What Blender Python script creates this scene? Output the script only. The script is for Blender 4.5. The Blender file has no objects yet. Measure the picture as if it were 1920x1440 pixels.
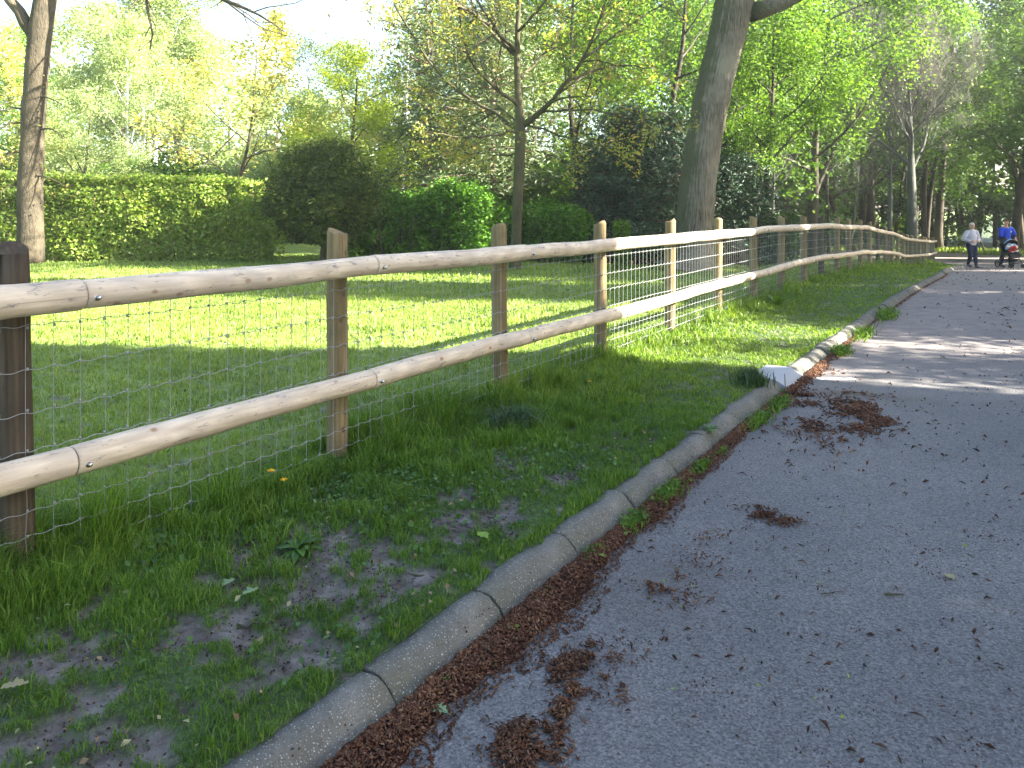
import bpy, math, random
import numpy as np
from mathutils import Vector, Matrix

# ------------------------------------------------------------------ camera, world, sun, exposure
sc = bpy.context.scene
C = sc.collection
CAMZ, F, HY = 1.4, 1500.0, 389.0
cd = bpy.data.cameras.new('camera'); cam = bpy.data.objects.new('camera', cd); C.objects.link(cam)
cam.location = (0, 0, CAMZ); cam.rotation_euler = (math.radians(90), 0, 0)
cd.sensor_width = 36; cd.lens = 36*F/1920; cd.shift_y = -(720-HY)/1920; cd.clip_end = 1500; cd.clip_start = .05
sc.camera = cam
SUN_EL = math.radians(29.0)
SD = np.array([.975, -.22, 0.0]); SD /= np.linalg.norm(SD)
SUND = np.array([SD[0]*math.cos(SUN_EL), SD[1]*math.cos(SUN_EL), math.sin(SUN_EL)])
w = bpy.data.worlds.new('World'); sc.world = w; w.use_nodes = True
nt = w.node_tree; bg = nt.nodes['Background']
sky = nt.nodes.new('ShaderNodeTexSky'); sky.sky_type = 'NISHITA'; sky.sun_disc = False
sky.sun_elevation = SUN_EL; sky.sun_rotation = math.atan2(SD[0], SD[1])
sky.dust_density = 2.0; sky.air_density = 1.0; sky.ozone_density = 1.0
nt.links.new(sky.outputs[0], bg.inputs[0]); bg.inputs[1].default_value = 0.06
sl = bpy.data.lights.new('sun', 'SUN'); sl.energy = 5.0; sl.angle = math.radians(.5); sl.color = (1, .93, .8)
so = bpy.data.objects.new('sun', sl); C.objects.link(so); so.location = (20, 4, 20)
so.rotation_euler = Vector(-SUND).to_track_quat('-Z', 'Y').to_euler()
sc.view_settings.view_transform = 'Standard'; sc.view_settings.look = 'None'
sc.view_settings.gamma = 1; sc.view_settings.use_curve_mapping = False
sc.view_settings.exposure = 3.35
sc.cycles.max_bounces = 7; sc.cycles.diffuse_bounces = 3; sc.cycles.transmission_bounces = 4; sc.cycles.glossy_bounces = 2
sc.cycles.use_denoising = True

rng = np.random.default_rng(7)

# ------------------------------------------------------------------ numeric helpers
def h2(ix, iy, seed=0):
    n = (ix.astype(np.int64)*374761393 + iy.astype(np.int64)*668265263 + seed*1442695041) & 0xffffffff
    n = ((n ^ (n >> 13))*1274126177) & 0xffffffff
    return ((n ^ (n >> 16)) & 0xffff)/65535.0
def noise2(x, y, seed=0):
    x = np.asarray(x, float); y = np.asarray(y, float)
    ix = np.floor(x); iy = np.floor(y); fx = x-ix; fy = y-iy
    fx = fx*fx*(3-2*fx); fy = fy*fy*(3-2*fy)
    a = h2(ix, iy, seed); b = h2(ix+1, iy, seed); c = h2(ix, iy+1, seed); d = h2(ix+1, iy+1, seed)
    return (a*(1-fx)+b*fx)*(1-fy)+(c*(1-fx)+d*fx)*fy
def fbm(x, y, sc_=1.0, oct_=3, seed=0):
    r = 0; a = 1; t = 0
    for i in range(oct_):
        r = r+a*noise2(np.asarray(x)*sc_*2**i, np.asarray(y)*sc_*2**i, seed+i); t += a; a *= .5
    return r/t
def sst(x, a, b):
    t = np.clip((np.asarray(x, float)-a)/(b-a), 0, 1); return t*t*(3-2*t)

P1 = np.array([-1.8636, 3.022]); U = np.array([.5228, .8525]); N = np.array([.8525, -.5228])
def st2w(s, t):
    s = np.asarray(s, float); t = np.asarray(t, float)
    return P1[0]+s*U[0]+t*N[0], P1[1]+s*U[1]+t*N[1]
def w2st(x, y):
    dx = np.asarray(x)-P1[0]; dy = np.asarray(y)-P1[1]
    return dx*U[0]+dy*U[1], dx*N[0]+dy*N[1]
def H(x, y):
    p = np.interp(y, [-1e3, 13, 15, 16.4, 18, 21, 25, 29.5, 35, 41, 48, 60, 1e3],
                  [0, 0, -.02, -.045, -.09, -.19, -.43, -.76, -1.04, -1.33, -1.5, -1.52, -1.6])
    return p*sst(x, -4, 5)
KI, KO = 1.51, 1.675     # kerb inner and outer lines
def toff(s): return np.clip(.0012*np.clip(np.asarray(s, float), 0, None)**2, 0, .38)
def tau2t(s, tau): return tau+toff(s)*sst(tau, .3, 1.4)
RD = .08
def roaddrop(s, tau):
    return np.where(np.asarray(s) > 33, sst(s, 29, 34), 0)*1.0
def Z0(s, tau):            # lawn and verge surface without bumps
    t = tau2t(s, tau); x, y = st2w(s, t)
    return H(x, y) - RD*sst(s, 28, 33)
def ROADZ(x, y): return H(x, y)-RD
def G(px, py, z=0.0):      # ground position of a point read off the photograph
    Y = F*(CAMZ-z)/(py-HY); return (px-960)/F*Y, Y
def AT(px, Y): return (px-960)/F*Y

mud_c = [(430,1080,.16),(600,1060,.2),(740,1090,.22),(660,1165,.2),(470,1180,.2),(520,1280,.16),(420,1330,.16),(300,1350,.1),(250,1390,.14),
         (90,1235,.14),(60,1425,.16),(930,970,.2),(830,1055,.12),(760,1000,.08),(240,1290,.08),(350,1270,.08),(860,920,.1),(1060,900,.1),(560,1000,.08),(620,1120,.2),(360,1210,.1),(140,1330,.08),(970,1010,.08),(680,1020,.12)]
mud_w = [(*G(a, b), r*1.15) for a, b, r in mud_c]
def mudmask(x, y):
    x = np.asarray(x, float); y = np.asarray(y, float); m = np.zeros_like(x)
    for cx, cy, r in mud_w:
        m = np.maximum(m, np.exp(-(((x-cx)/r)**2+((y-cy)/r)**2)*.7))
    s, t = w2st(x, y)
    m = m*(1-sst(t-toff(s), 1.30, 1.42))
    n = fbm(x, y, 13, 3, 5)
    m = m*.72+(n-.5)*2.3
    far = sst(fbm(x, y, 2.2, 3, 91), .60, .72)*sst(t, .2, .6)*(1-sst(t, 1.3, 1.42))*.75*(1-sst(y, 5, 9))   # scuffed spots along the verge
    return np.clip(np.maximum(sst(m, .40, .54), far*sst(n, .45, .6)), 0, 1)
def bump(x, y):
    return (fbm(x, y, 3, 3, 11)-.5)*.035+(fbm(x, y, .5, 2, 12)-.5)*.05

# ------------------------------------------------------------------ mesh builder
class B:
    def __init__(s): s.v = []; s.q = []; s.t = []; s.n = 0
    def add(s, v, q=None, t=None):
        v = np.asarray(v, float).reshape(-1, 3)
        if q is not None and len(q): s.q.append(np.asarray(q, int).reshape(-1, 4)+s.n)
        if t is not None and len(t): s.t.append(np.asarray(t, int).reshape(-1, 3)+s.n)
        s.v.append(v); s.n += len(v)
    def tube(s, pts, rad, k=8, cap=True, squash=None):
        P = np.asarray(pts, float); m = len(P); r = np.broadcast_to(np.asarray(rad, float), (m,))
        T = np.gradient(P, axis=0); T /= np.linalg.norm(T, axis=1)[:, None]+1e-12
        ref = np.array([0, 0, 1.]) if abs(T[0][2]) < .9 else np.array([1., 0, 0])
        a = np.cross(ref, T[0]); a /= np.linalg.norm(a)
        A = np.empty_like(P)
        for i in range(m):
            a = a-T[i]*np.dot(a, T[i]); a /= np.linalg.norm(a)+1e-12; A[i] = a
        Bn = np.cross(T, A)
        th = np.arange(k)*2*math.pi/k
        V = P[:, None, :]+r[:, None, None]*(np.cos(th)[None, :, None]*A[:, None, :]+np.sin(th)[None, :, None]*Bn[:, None, :])
        V = V.reshape(-1, 3)
        i = np.arange(m-1)[:, None]*k; j = np.arange(k)[None, :]; j2 = (j+1) % k
        q = np.stack([i+j, i+j2, i+k+j2, i+k+j], -1).reshape(-1, 4)
        t = []
        if cap:
            V = np.vstack([V, P[0], P[-1]]); c0 = m*k; c1 = c0+1
            jj = np.arange(k); jn = (jj+1) % k
            t = np.vstack([np.stack([np.full(k, c0), jn, jj], 1), np.stack([np.full(k, c1), (m-1)*k+jj, (m-1)*k+jn], 1)])
        s.add(V, q, t)
    def box(s, c, d, rot=0.0):
        x, y, z = np.array(d)/2; v = np.array([[a, b, e] for a in (-x, x) for b in (-y, y) for e in (-z, z)])
        cr, sr = math.cos(rot), math.sin(rot)
        v = np.stack([v[:, 0]*cr-v[:, 1]*sr, v[:, 0]*sr+v[:, 1]*cr, v[:, 2]], 1)+np.array(c)
        s.add(v, [[0,1,3,2],[4,6,7,5],[0,4,5,1],[2,3,7,6],[0,2,6,4],[1,5,7,3]])
    def leaves(s, P, size, up=.35, aspect=.62, fold=.18, rg=None):
        rg = rg or rng; n = len(P)
        size = np.broadcast_to(np.asarray(size, float), (n,))*rg.uniform(.6, 1.35, n)
        d = rg.normal(size=(n, 3)); d[:, 2] *= .6; d /= np.linalg.norm(d, axis=1)[:, None]
        nn = rg.normal(size=(n, 3)); nn[:, 2] += up*3; nn -= d*np.sum(nn*d, 1)[:, None]; nn /= np.linalg.norm(nn, axis=1)[:, None]+1e-9
        sd = np.cross(d, nn); L = size[:, None]
        v = np.stack([P-d*L*.5, P+sd*L*.5*aspect+nn*L*fold, P+d*L*.5, P-sd*L*.5*aspect+nn*L*fold], 1).reshape(-1, 3)
        b = np.arange(n)[:, None]*4
        s.add(v, None, np.vstack([b+np.array([0, 1, 2]), b+np.array([0, 2, 3])]))
    def blades(s, x, y, z, h, wd, lean, rg=None, sag=.35):
        rg = rg or rng; n = len(x); a = rg.uniform(0, 2*math.pi, n); la = rg.uniform(0, 2*math.pi, n)
        wx, wy = np.cos(a)*wd/2, np.sin(a)*wd/2; lx, ly = np.cos(la)*lean*h, np.sin(la)*lean*h
        b0 = np.stack([x-wx, y-wy, z], 1); b1 = np.stack([x+wx, y+wy, z], 1)
        m0 = np.stack([x-wx*.8+lx*.35, y-wy*.8+ly*.35, z+h*.6], 1); m1 = np.stack([x+wx*.8+lx*.35, y+wy*.8+ly*.35, z+h*.6], 1)
        tp = np.stack([x+lx, y+ly, z+h*(1-sag*lean)], 1)
        v = np.stack([b0, b1, m1, m0, tp], 1).reshape(-1, 3); k = np.arange(n)[:, None]*5
        s.add(v, k+np.array([0, 1, 2, 3]), k+np.array([3, 2, 4]))
    def mesh(s, name, mat=None, smooth=False):
        V = np.vstack(s.v); Q = np.vstack(s.q) if s.q else np.zeros((0, 4), int); T = np.vstack(s.t) if s.t else np.zeros((0, 3), int)
        me = bpy.data.meshes.new(name); me.vertices.add(len(V)); me.vertices.foreach_set('co', V.astype(np.float32).ravel())
        nl = len(Q)*4+len(T)*3; me.loops.add(nl); me.loops.foreach_set('vertex_index', np.concatenate([Q.ravel(), T.ravel()]).astype(np.int32))
        me.polygons.add(len(Q)+len(T))
        ls = np.concatenate([np.arange(len(Q))*4, len(Q)*4+np.arange(len(T))*3]).astype(np.int32)
        me.polygons.foreach_set('loop_start', ls)
        if smooth: me.polygons.foreach_set('use_smooth', np.ones(len(Q)+len(T), bool))
        me.update(calc_edges=True)
        if mat: me.materials.append(mat)
        return me
    def build(s, name, mat=None, parent=None, smooth=False):
        o = bpy.data.objects.new(name, s.mesh(name, mat, smooth)); C.objects.link(o)
        if parent: o.parent = parent
        return o
def tag(o, label=None, cat=None, group=None, kind=None):
    if label: o['label'] = label
    if cat: o['category'] = cat
    if group: o['group'] = group
    if kind: o['kind'] = kind
    return o
def empty(name, loc, label, cat, group=None, kind=None, rz=0):
    o = bpy.data.objects.new(name, None); C.objects.link(o); o.location = loc; o.rotation_euler = (0, 0, rz); o.empty_display_size = .2
    return tag(o, label, cat, group, kind)
def link(name, me, parent=None, mat=None):
    o = bpy.data.objects.new(name, me); C.objects.link(o)
    if parent: o.parent = parent
    if mat: o.material_slots[0].link = 'OBJECT'; o.material_slots[0].material = mat
    return o

# ------------------------------------------------------------------ materials
class M_:
    def __init__(s, name):
        s.m = bpy.data.materials.new(name); s.m.use_nodes = True; s.t = s.m.node_tree; s.b = s.t.nodes['Principled BSDF']
    def n(s, typ, **kw):
        x = s.t.nodes.new(typ)
        for k, v in kw.items(): setattr(x, k, v)
        return x
    def l(s, a, b): s.t.links.new(a, b)
    def noise(s, scale, detail=4, vec=None, rough=.55):
        x = s.n('ShaderNodeTexNoise'); x.inputs['Scale'].default_value = scale; x.inputs['Detail'].default_value = detail; x.inputs['Roughness'].default_value = rough
        if vec is not None: s.l(vec, x.inputs['Vector'])
        return x.outputs[0]
    def coord(s, which='Object', scale=None):
        x = s.n('ShaderNodeTexCoord').outputs[which]
        if scale:
            m = s.n('ShaderNodeMapping'); m.inputs['Scale'].default_value = scale; s.l(x, m.inputs[0]); x = m.outputs[0]
        return x
    def ramp(s, f, stops):
        r = s.n('ShaderNodeValToRGB'); e = r.color_ramp.elements
        while len(e) < len(stops): e.new(.5)
        for k, (p, c) in enumerate(stops):
            e[k].position = p; e[k].color = (*c, 1) if len(c) == 3 else c
        s.l(f, r.inputs[0]); return r.outputs[0]
    def mix(s, f, a, b, bt='MIX'):
        x = s.n('ShaderNodeMix'); x.data_type = 'RGBA'; x.blend_type = bt
        for v, i in ((f, 0), (a, 6), (b, 7)):
            if hasattr(v, 'default_value') or hasattr(v, 'links'): s.l(v, x.inputs[i])
            else: x.inputs[i].default_value = v if i == 0 else (*v, 1)
        return x.outputs[2]
    def math(s, op, a, b=0.0):
        x = s.n('ShaderNodeMath'); x.operation = op
        for v, i in ((a, 0), (b, 1)):
            if hasattr(v, 'links'): s.l(v, x.inputs[i])
            else: x.inputs[i].default_value = v
        return x.outputs[0]
    def bump(s, h, st=.5, d=.01):
        x = s.n('ShaderNodeBump'); x.inputs['Strength'].default_value = st; x.inputs['Distance'].default_value = d
        s.l(h, x.inputs['Height']); s.l(x.outputs[0], s.b.inputs['Normal'])
    def fin(s, col, rough=.8, spec=.3, metal=0):
        if hasattr(col, 'links'): s.l(col, s.b.inputs['Base Color'])
        else: s.b.inputs['Base Color'].default_value = (*col, 1)
        if hasattr(rough, 'links'): s.l(rough, s.b.inputs['Roughness'])
        else: s.b.inputs['Roughness'].default_value = rough
        s.b.inputs['Specular IOR Level'].default_value = spec; s.b.inputs['Metallic'].default_value = metal
        return s.m
def plain(name, col, rough=.8, spec=.3, metal=0): return M_(name).fin(col, rough, spec, metal)
def leafmat(name, cols, trans=.45, rough=.5, spec=.25, big=.35):
    m = M_(name); g = m.n('ShaderNodeNewGeometry'); k = len(cols)
    r = m.ramp(g.outputs['Random Per Island'], [(i/(k-1) if k > 1 else 0, c) for i, c in enumerate(cols)])
    nz = m.noise(big, 2, m.coord('Object'))
    v = m.ramp(nz, [(.3, (.7, .72, .7)), (.7, (1.25, 1.2, 1.1))])
    col = m.mix(1.0, r, v, 'MULTIPLY')
    m.fin(col, rough, spec)
    tr = m.n('ShaderNodeBsdfTranslucent'); tc = m.mix(1.0, col, (1.25, 1.2, .55), 'MULTIPLY'); m.l(tc, tr.inputs[0])
    mx = m.n('ShaderNodeMixShader'); mx.inputs[0].default_value = trans
    m.l(m.b.outputs[0], mx.inputs[1]); m.l(tr.outputs[0], mx.inputs[2]); m.l(mx.outputs[0], m.t.nodes['Material Output'].inputs[0])
    return m.m
def bark(name, a, b, scale=(9, 9, 1.4), moss=None, bumpd=.03, c3=None):
    m = M_(name); v = m.coord('Object', scale); n1 = m.noise(3, 6, v, .65)
    col = m.ramp(n1, [(.32, a), (.68, b)])
    n2 = m.noise(1.2, 3, m.coord('Object'))
    col = m.mix(m.ramp(n2, [(.4, (0, 0, 0)), (.7, (1, 1, 1))]), col, c3 or tuple(x*1.35 for x in b))
    if moss:
        g = m.n('ShaderNodeNewGeometry'); sp = m.n('ShaderNodeSeparateXYZ'); m.l(g.outputs['Normal'], sp.inputs[0])
        f = m.math('ADD', m.math('MULTIPLY', sp.outputs[0], -.9), m.math('MULTIPLY', m.noise(2.5, 4, m.coord('Object')), .9))
        col = m.mix(m.ramp(f, [(.75, (0, 0, 0)), (1.0, (.7, .7, .7))]), col, moss)
    m.bump(n1, .9, bumpd)
    return m.fin(col, .9, .15)

MT = {}
# --- ground: soil with a green thatch, mud where the attribute says
m = M_('soil_and_thatch'); co = m.coord('Object')
at = m.n('ShaderNodeAttribute'); at.attribute_name = 'mud'
n1 = m.noise(1.3, 5, co); n2 = m.noise(38, 5, co); n3 = m.noise(9, 4, co)
lw = m.n('ShaderNodeAttribute'); lw.attribute_name = 'lawn'
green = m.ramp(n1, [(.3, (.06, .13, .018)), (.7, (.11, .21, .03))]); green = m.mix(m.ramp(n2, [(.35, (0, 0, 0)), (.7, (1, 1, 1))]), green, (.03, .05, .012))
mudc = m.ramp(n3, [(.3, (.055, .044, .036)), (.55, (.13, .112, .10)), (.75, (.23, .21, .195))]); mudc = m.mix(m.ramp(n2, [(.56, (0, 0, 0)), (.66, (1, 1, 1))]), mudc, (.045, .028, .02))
green = m.mix(lw.outputs['Fac'], m.mix(1.0, green, (.6, .55, .6), 'MULTIPLY'), m.ramp(n1, [(.3, (.11, .17, .03)), (.7, (.19, .26, .05))]))  # verge thatch darkened to stand in for foreground shade; lawn kept lighter
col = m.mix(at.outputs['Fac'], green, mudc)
m.bump(m.math('ADD', n2, n3), 1.0, .03); MT['ground'] = m.fin(col, m.ramp(n3, [(.4, (.85,)*3), (.75, (.4,)*3)]), .5)
# --- asphalt
m = M_('asphalt'); co = m.coord('Object')
v1 = m.n('ShaderNodeTexVoronoi'); v1.inputs['Scale'].default_value = 150; m.l(co, v1.inputs[0])
n1 = m.noise(90, 4, co, .7); n2 = m.noise(.7, 4, co); n3 = m.noise(6, 5, co)
c = m.ramp(v1.outputs['Color'], [(.1, (.095, .094, .095)), (.5, (.138, .137, .14)), (.9, (.21, .208, .21))])
c = m.mix(m.ramp(n1, [(.38, (1, 1, 1)), (.5, (0, 0, 0))]), c, (.055, .054, .056))
c = m.mix(.85, c, m.ramp(n2, [(.3, (.76, .76, .78)), (.7, (1.2, 1.17, 1.13))]), 'MULTIPLY')
c = m.mix(.6, c, m.ramp(n3, [(.35, (.85, .85, .86)), (.7, (1.12, 1.1, 1.08))]), 'MULTIPLY')
at = m.n('ShaderNodeAttribute'); at.attribute_name = 'stain'
c = m.mix(at.outputs['Fac'], c, (.075, .06, .05))
at2 = m.n('ShaderNodeAttribute'); at2.attribute_name = 'halflit_tone'  # warm half-lit look of the far road, painted into the asphalt colour
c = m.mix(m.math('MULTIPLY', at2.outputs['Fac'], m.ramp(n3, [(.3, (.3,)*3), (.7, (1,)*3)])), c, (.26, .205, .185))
m.bump(m.math('ADD', v1.outputs['Distance'], m.math('MULTIPLY', n1, .8)), .75, .006)
MT['asphalt'] = m.fin(c, .72, .45)
m = M_('path_surface'); co = m.coord('Object'); MT['path'] = m.fin(m.ramp(m.noise(3, 6, co), [(.3, (.15, .11, .10)), (.7, (.26, .2, .185))]), .9, .2)
# --- kerb: exposed aggregate
m = M_('exposed_aggregate'); co = m.coord('Object')
v1 = m.n('ShaderNodeTexVoronoi'); v1.inputs['Scale'].default_value = 150; m.l(co, v1.inputs[0])
v1.inputs['Randomness'].default_value = 1
sp = m.n('ShaderNodeSeparateColor'); m.l(v1.outputs['Color'], sp.inputs[0])
n2 = m.noise(3, 4, co); n3 = m.noise(30, 3, co)
n4 = m.noise(1.3, 5, co); basec = m.ramp(n2, [(.3, (.075, .072, .06)), (.7, (.16, .152, .13))]); basec = m.mix(m.ramp(n4, [(.5, (0,)*3), (.68, (.75,)*3)]), basec, (.07, .075, .04))
chip = m.math('MULTIPLY', m.ramp(v1.outputs['Distance'], [(.30, (1, 1, 1)), (.45, (0, 0, 0))]), m.ramp(sp.outputs[0], [(.10, (0, 0, 0)), (.16, (1, 1, 1))]))
c = m.mix(chip, basec, m.ramp(sp.outputs[1], [(0, (.11, .10, .085)), (.55, (.20, .19, .165)), (.85, (.33, .32, .29)), (1, (.5, .49, .46))]))
c = m.mix(m.ramp(n3, [(.55, (0,)*3), (.75, (.7,)*3)]), c, (.07, .07, .05))
m.bump(m.math('ADD', chip, m.math('MULTIPLY', n3, 2.0)), .8, .006); MT['kerb'] = m.fin(c, .8, .35)
MT['litter'] = leafmat('catkin_litter', [(.04, .016, .010), (.095, .042, .024), (.15, .072, .042), (.075, .032, .018), (.24, .15, .095)], .05, .8, .2, 5)
MT['bed'] = plain('litter_bed', (.045, .02, .013), .95, .1)
MT['crumb'] = leafmat('dark_crumbs', [(.02, .015, .012), (.06, .025, .016), (.035, .02, .015), (.11, .05, .03), (.03, .03, .025)], .02, .85, .2, 5)
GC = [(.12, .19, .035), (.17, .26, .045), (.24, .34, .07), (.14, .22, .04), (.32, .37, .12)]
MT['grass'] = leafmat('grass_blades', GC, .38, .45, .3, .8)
MT['verge'] = leafmat('verge_blades', [(.045, .105, .012), (.085, .185, .02), (.15, .27, .034), (.065, .15, .017), (.21, .30, .055)], .38, .45, .3, .8)  # lush verge green, darkened further to suggest shade under the canopy
MT['grassdark'] = leafmat('dark_grass', [(.02, .055, .016), (.045, .10, .03), (.09, .15, .07)], .25, .4, .4, 3)
MT['weed'] = leafmat('weed_leaves', [(.025, .07, .014), (.05, .13, .02), (.09, .18, .04), (.03, .08, .022)], .3, .4, .4, 3)
MT['lime'] = leafmat('lime_leaf', [(.2, .33, .05), (.28, .42, .09)], .4)
MT['paleleaf'] = leafmat('pale_leaf', [(.16, .26, .13), (.22, .33, .18)], .25, .5, .4, 4)
MT['tanleaf'] = leafmat('tan_leaf', [(.30, .24, .14), (.14, .08, .05), (.38, .36, .20), (.10, .06, .04), (.22, .26, .10)], .2, .6, .3, 4)
MT['yellow'] = plain('yellow_petals', (.75, .45, .02), .6)
# --- timber
def timber(name, a, b, knot, smudge, sc3=(1.2, 16, 16), rough=.62):
    m = M_(name); oi = m.n('ShaderNodeObjectInfo'); tc = m.n('ShaderNodeTexCoord').outputs['Object']
    ad = m.n('ShaderNodeVectorMath'); ad.operation = 'ADD'; m.l(tc, ad.inputs[0])
    rv = m.n('ShaderNodeCombineXYZ'); r9 = m.math('MULTIPLY', oi.outputs['Random'], 37.0); m.l(r9, rv.inputs[0]); m.l(r9, rv.inputs[1]); m.l(rv.outputs[0], ad.inputs[1])
    def mp(s3):
        q = m.n('ShaderNodeMapping'); q.inputs['Scale'].default_value = s3; m.l(ad.outputs[0], q.inputs[0]); return q.outputs[0]
    g = m.noise(2.2, 6, mp(sc3), .6); c = m.ramp(g, [(.3, tuple(x*.82 for x in a)), (.7, b)])
    ck = m.noise(1.0, 3, mp(tuple(x*.6 if x < 3 else x*1.9 for x in sc3)), .5); c = m.mix(m.ramp(ck, [(.66, (0,)*3), (.69, (.6,)*3), (.72, (0,)*3)]), c, tuple(x*.3 for x in a))
    big = m.noise(2.5, 3, mp((1, 1, 1))); c = m.mix(.6, c, m.ramp(big, [(.3, (.82, .78, .72)), (.7, (1.12, 1.1, 1.05))]), 'MULTIPLY')
    # contour-like grain loops
    wv = m.n('ShaderNodeTexWave'); wv.inputs['Scale'].default_value = 3.0; wv.inputs['Distortion'].default_value = 7; wv.inputs['Detail'].default_value = 2; wv.inputs['Detail Scale'].default_value = .8
    m.l(mp(tuple(x*.35 for x in sc3)), wv.inputs[0]); c = m.mix(m.math('MULTIPLY', wv.outputs['Fac'], .38), c, tuple(x*.62 for x in a))
    vo = m.n('ShaderNodeTexVoronoi'); vo.inputs['Scale'].default_value = 6.5; m.l(mp(tuple(1.0 if x < 3 else 1.6 for x in sc3)), vo.inputs[0])
    c = m.mix(m.ramp(vo.outputs['Distance'], [(.075, (.9,)*3), (.15, (0,)*3)]), c, knot)
    gy = m.noise(1.7, 5, mp((2.2, 3, 3)), .65); c = m.mix(m.ramp(gy, [(.48, (0,)*3), (.70, (.55,)*3)]), c, tuple(x*.62 for x in (a[0], a[1]*1.05, a[2]*1.25)))
    sm = m.noise(5, 5, mp((2.5 if sc3[0] < 3 else 9, 9, 9 if sc3[2] > 3 else 2.5)), .7)
    c = m.mix(m.ramp(sm, [(.58, (0,)*3), (.66, (.8,)*3)]), c, smudge)
    m.bump(g, .6, .006); return m.fin(c, rough, .25)
MT['rail'] = timber('peeled_pine', (.62, .51, .385), (.80, .70, .57), (.30, .17, .09), (.16, .15, .15))
MT['post'] = timber('treated_post', (.17, .125, .06), (.30, .235, .125), (.09, .06, .03), (.12, .10, .05), (14, 14, 1.2), .8)
MT['postdark'] = timber('weathered_dark_post', (.055, .042, .028), (.11, .085, .058), (.03, .022, .015), (.05, .05, .04), (14, 14, 1.2), .85)
MT['wire'] = plain('galvanised_wire', (.28, .29, .29), .55, .4, .3)
MT['bolt'] = plain('zinc_bolt', (.6, .6, .6), .25, .5, 1)
# --- bark
MT['bark_grey'] = bark('bark_grey_brown', (.03, .026, .018), (.08, .068, .048), (9, 9, 3), None, .05, (.11, .09, .062))
MT['bark_big'] = bark('bark_furrowed', (.06, .054, .036), (.32, .285, .22), (13, 13, 1.0), (.075, .095, .035), .15, (.34, .31, .24))
MT['bark_dark'] = bark('bark_dark', (.035, .032, .02), (.08, .072, .042), (8, 8, 2), (.07, .085, .03), .02)
MT['bark_pine'] = bark('bark_pine', (.09, .055, .042), (.20, .135, .11), (6, 6, 3), None, .04)
MT['bark_birch'] = bark('bark_birch', (.25, .24, .22), (.55, .54, .5), (3, 3, 9), None, .01)
MT['bark_pale'] = bark('bark_pale_grey', (.05, .053, .045), (.10, .104, .09), (5, 5, 3), None, .02, (.12, .122, .105))
MT['bark_wood'] = bark('bark_wood', (.03, .026, .02), (.07, .06, .045), (4, 4, 2), None, .03)
MT['twig'] = plain('pale_twigs', (.16, .15, .13), .8, .2)
# --- foliage
MT['hedge'] = leafmat('beech_hedge_leaves', [(.15, .25, .045), (.24, .36, .07), (.36, .48, .12), (.19, .3, .055), (.32, .30, .13)], .5)
MT['shrub'] = leafmat('glossy_shrub_leaves', [(.04, .12, .015), (.09, .22, .024), (.15, .32, .045)], .4)
MT['yew'] = leafmat('yew_needles', [(.018, .042, .008), (.04, .075, .012), (.12, .15, .025), (.022, .05, .010)], .25, .6)
MT['oakyoung'] = leafmat('young_oak_leaves', [(.22, .28, .05), (.34, .35, .08), (.42, .30, .11), (.26, .33, .07), (.18, .27, .04)], .5)
MT['maple'] = leafmat('yellow_maple_leaves', [(.42, .44, .14), (.5, .48, .18), (.34, .42, .11), (.52, .42, .20)], .5)
MT['yellowgreen'] = leafmat('yellow_green_leaves', [(.26, .38, .04), (.36, .46, .06), (.42, .5, .08)], .5)
MT['fresh'] = leafmat('fresh_green_leaves', [(.055, .13, .017), (.10, .205, .026), (.17, .29, .048), (.075, .165, .022)], .5)
MT['mid'] = leafmat('mid_green_leaves', [(.035, .085, .012), (.06, .13, .017), (.10, .18, .028)], .45)
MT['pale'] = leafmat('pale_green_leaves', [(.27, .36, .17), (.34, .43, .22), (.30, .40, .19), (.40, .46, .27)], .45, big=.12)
MT['pine'] = leafmat('pine_needles', [(.07, .11, .05), (.13, .18, .09), (.2, .26, .14), (.06, .09, .04)], .2, .5)
MT['spruce'] = leafmat('blue_spruce_needles', [(.016, .042, .022), (.032, .072, .038), (.085, .14, .09), (.012, .032, .016)], .1, .5)
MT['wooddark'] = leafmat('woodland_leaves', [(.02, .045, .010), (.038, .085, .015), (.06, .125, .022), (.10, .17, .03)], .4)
MT['concrete_pale'] = M_('pale_concrete').fin((.30, .315, .34), .7)
MT['white'] = plain('road_paint', (.55, .58, .62), .6)

# ------------------------------------------------------------------ ground sheet in fence coordinates
def lines(parts):
    out = []
    for a, b, st in parts: out += list(np.arange(a, b-1e-6, st))
    return np.array(out+[parts[-1][1]])
S = lines([(-400, -60, 40), (-60, -8, 4), (-8, -3, .5), (-3, -1.4, .1), (-1.4, 4.2, .035), (4.2, 9, .08), (9, 20, .25), (20, 60, .6), (60, 110, 3), (110, 600, 35)])
TA = lines([(-600, -80, 40), (-80, -30, 4), (-30, -10, .7), (-10, -3, .22), (-3, -.6, .08), (-.6, KI, .035)])
TA = np.concatenate([TA, [KI+.006, KO-.01], np.arange(KO+.3, 8, .6), [8, 9, 12, 18, 30, 60, 120, 400]])
SG, TG = np.meshgrid(S, TA, indexing='ij')
tt = tau2t(SG, TG); X, Y = st2w(SG, tt)
drop = np.where(TG > KI+.003, RD+.02, RD*sst(SG, 28, 33))
Z = H(X, Y)-drop
soft = np.where(TG <= KI, 1, 0)*(1-sst(TG, 1.3, KI)*.8)
Zb = Z+bump(X, Y)*soft - .02*mudmask(X, Y)*soft+(fbm(X, Y, 16, 3, 55)-.5)*.035*mudmask(X, Y)*soft
md = mudmask(X, Y)*(TG <= KI+.001)
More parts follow.
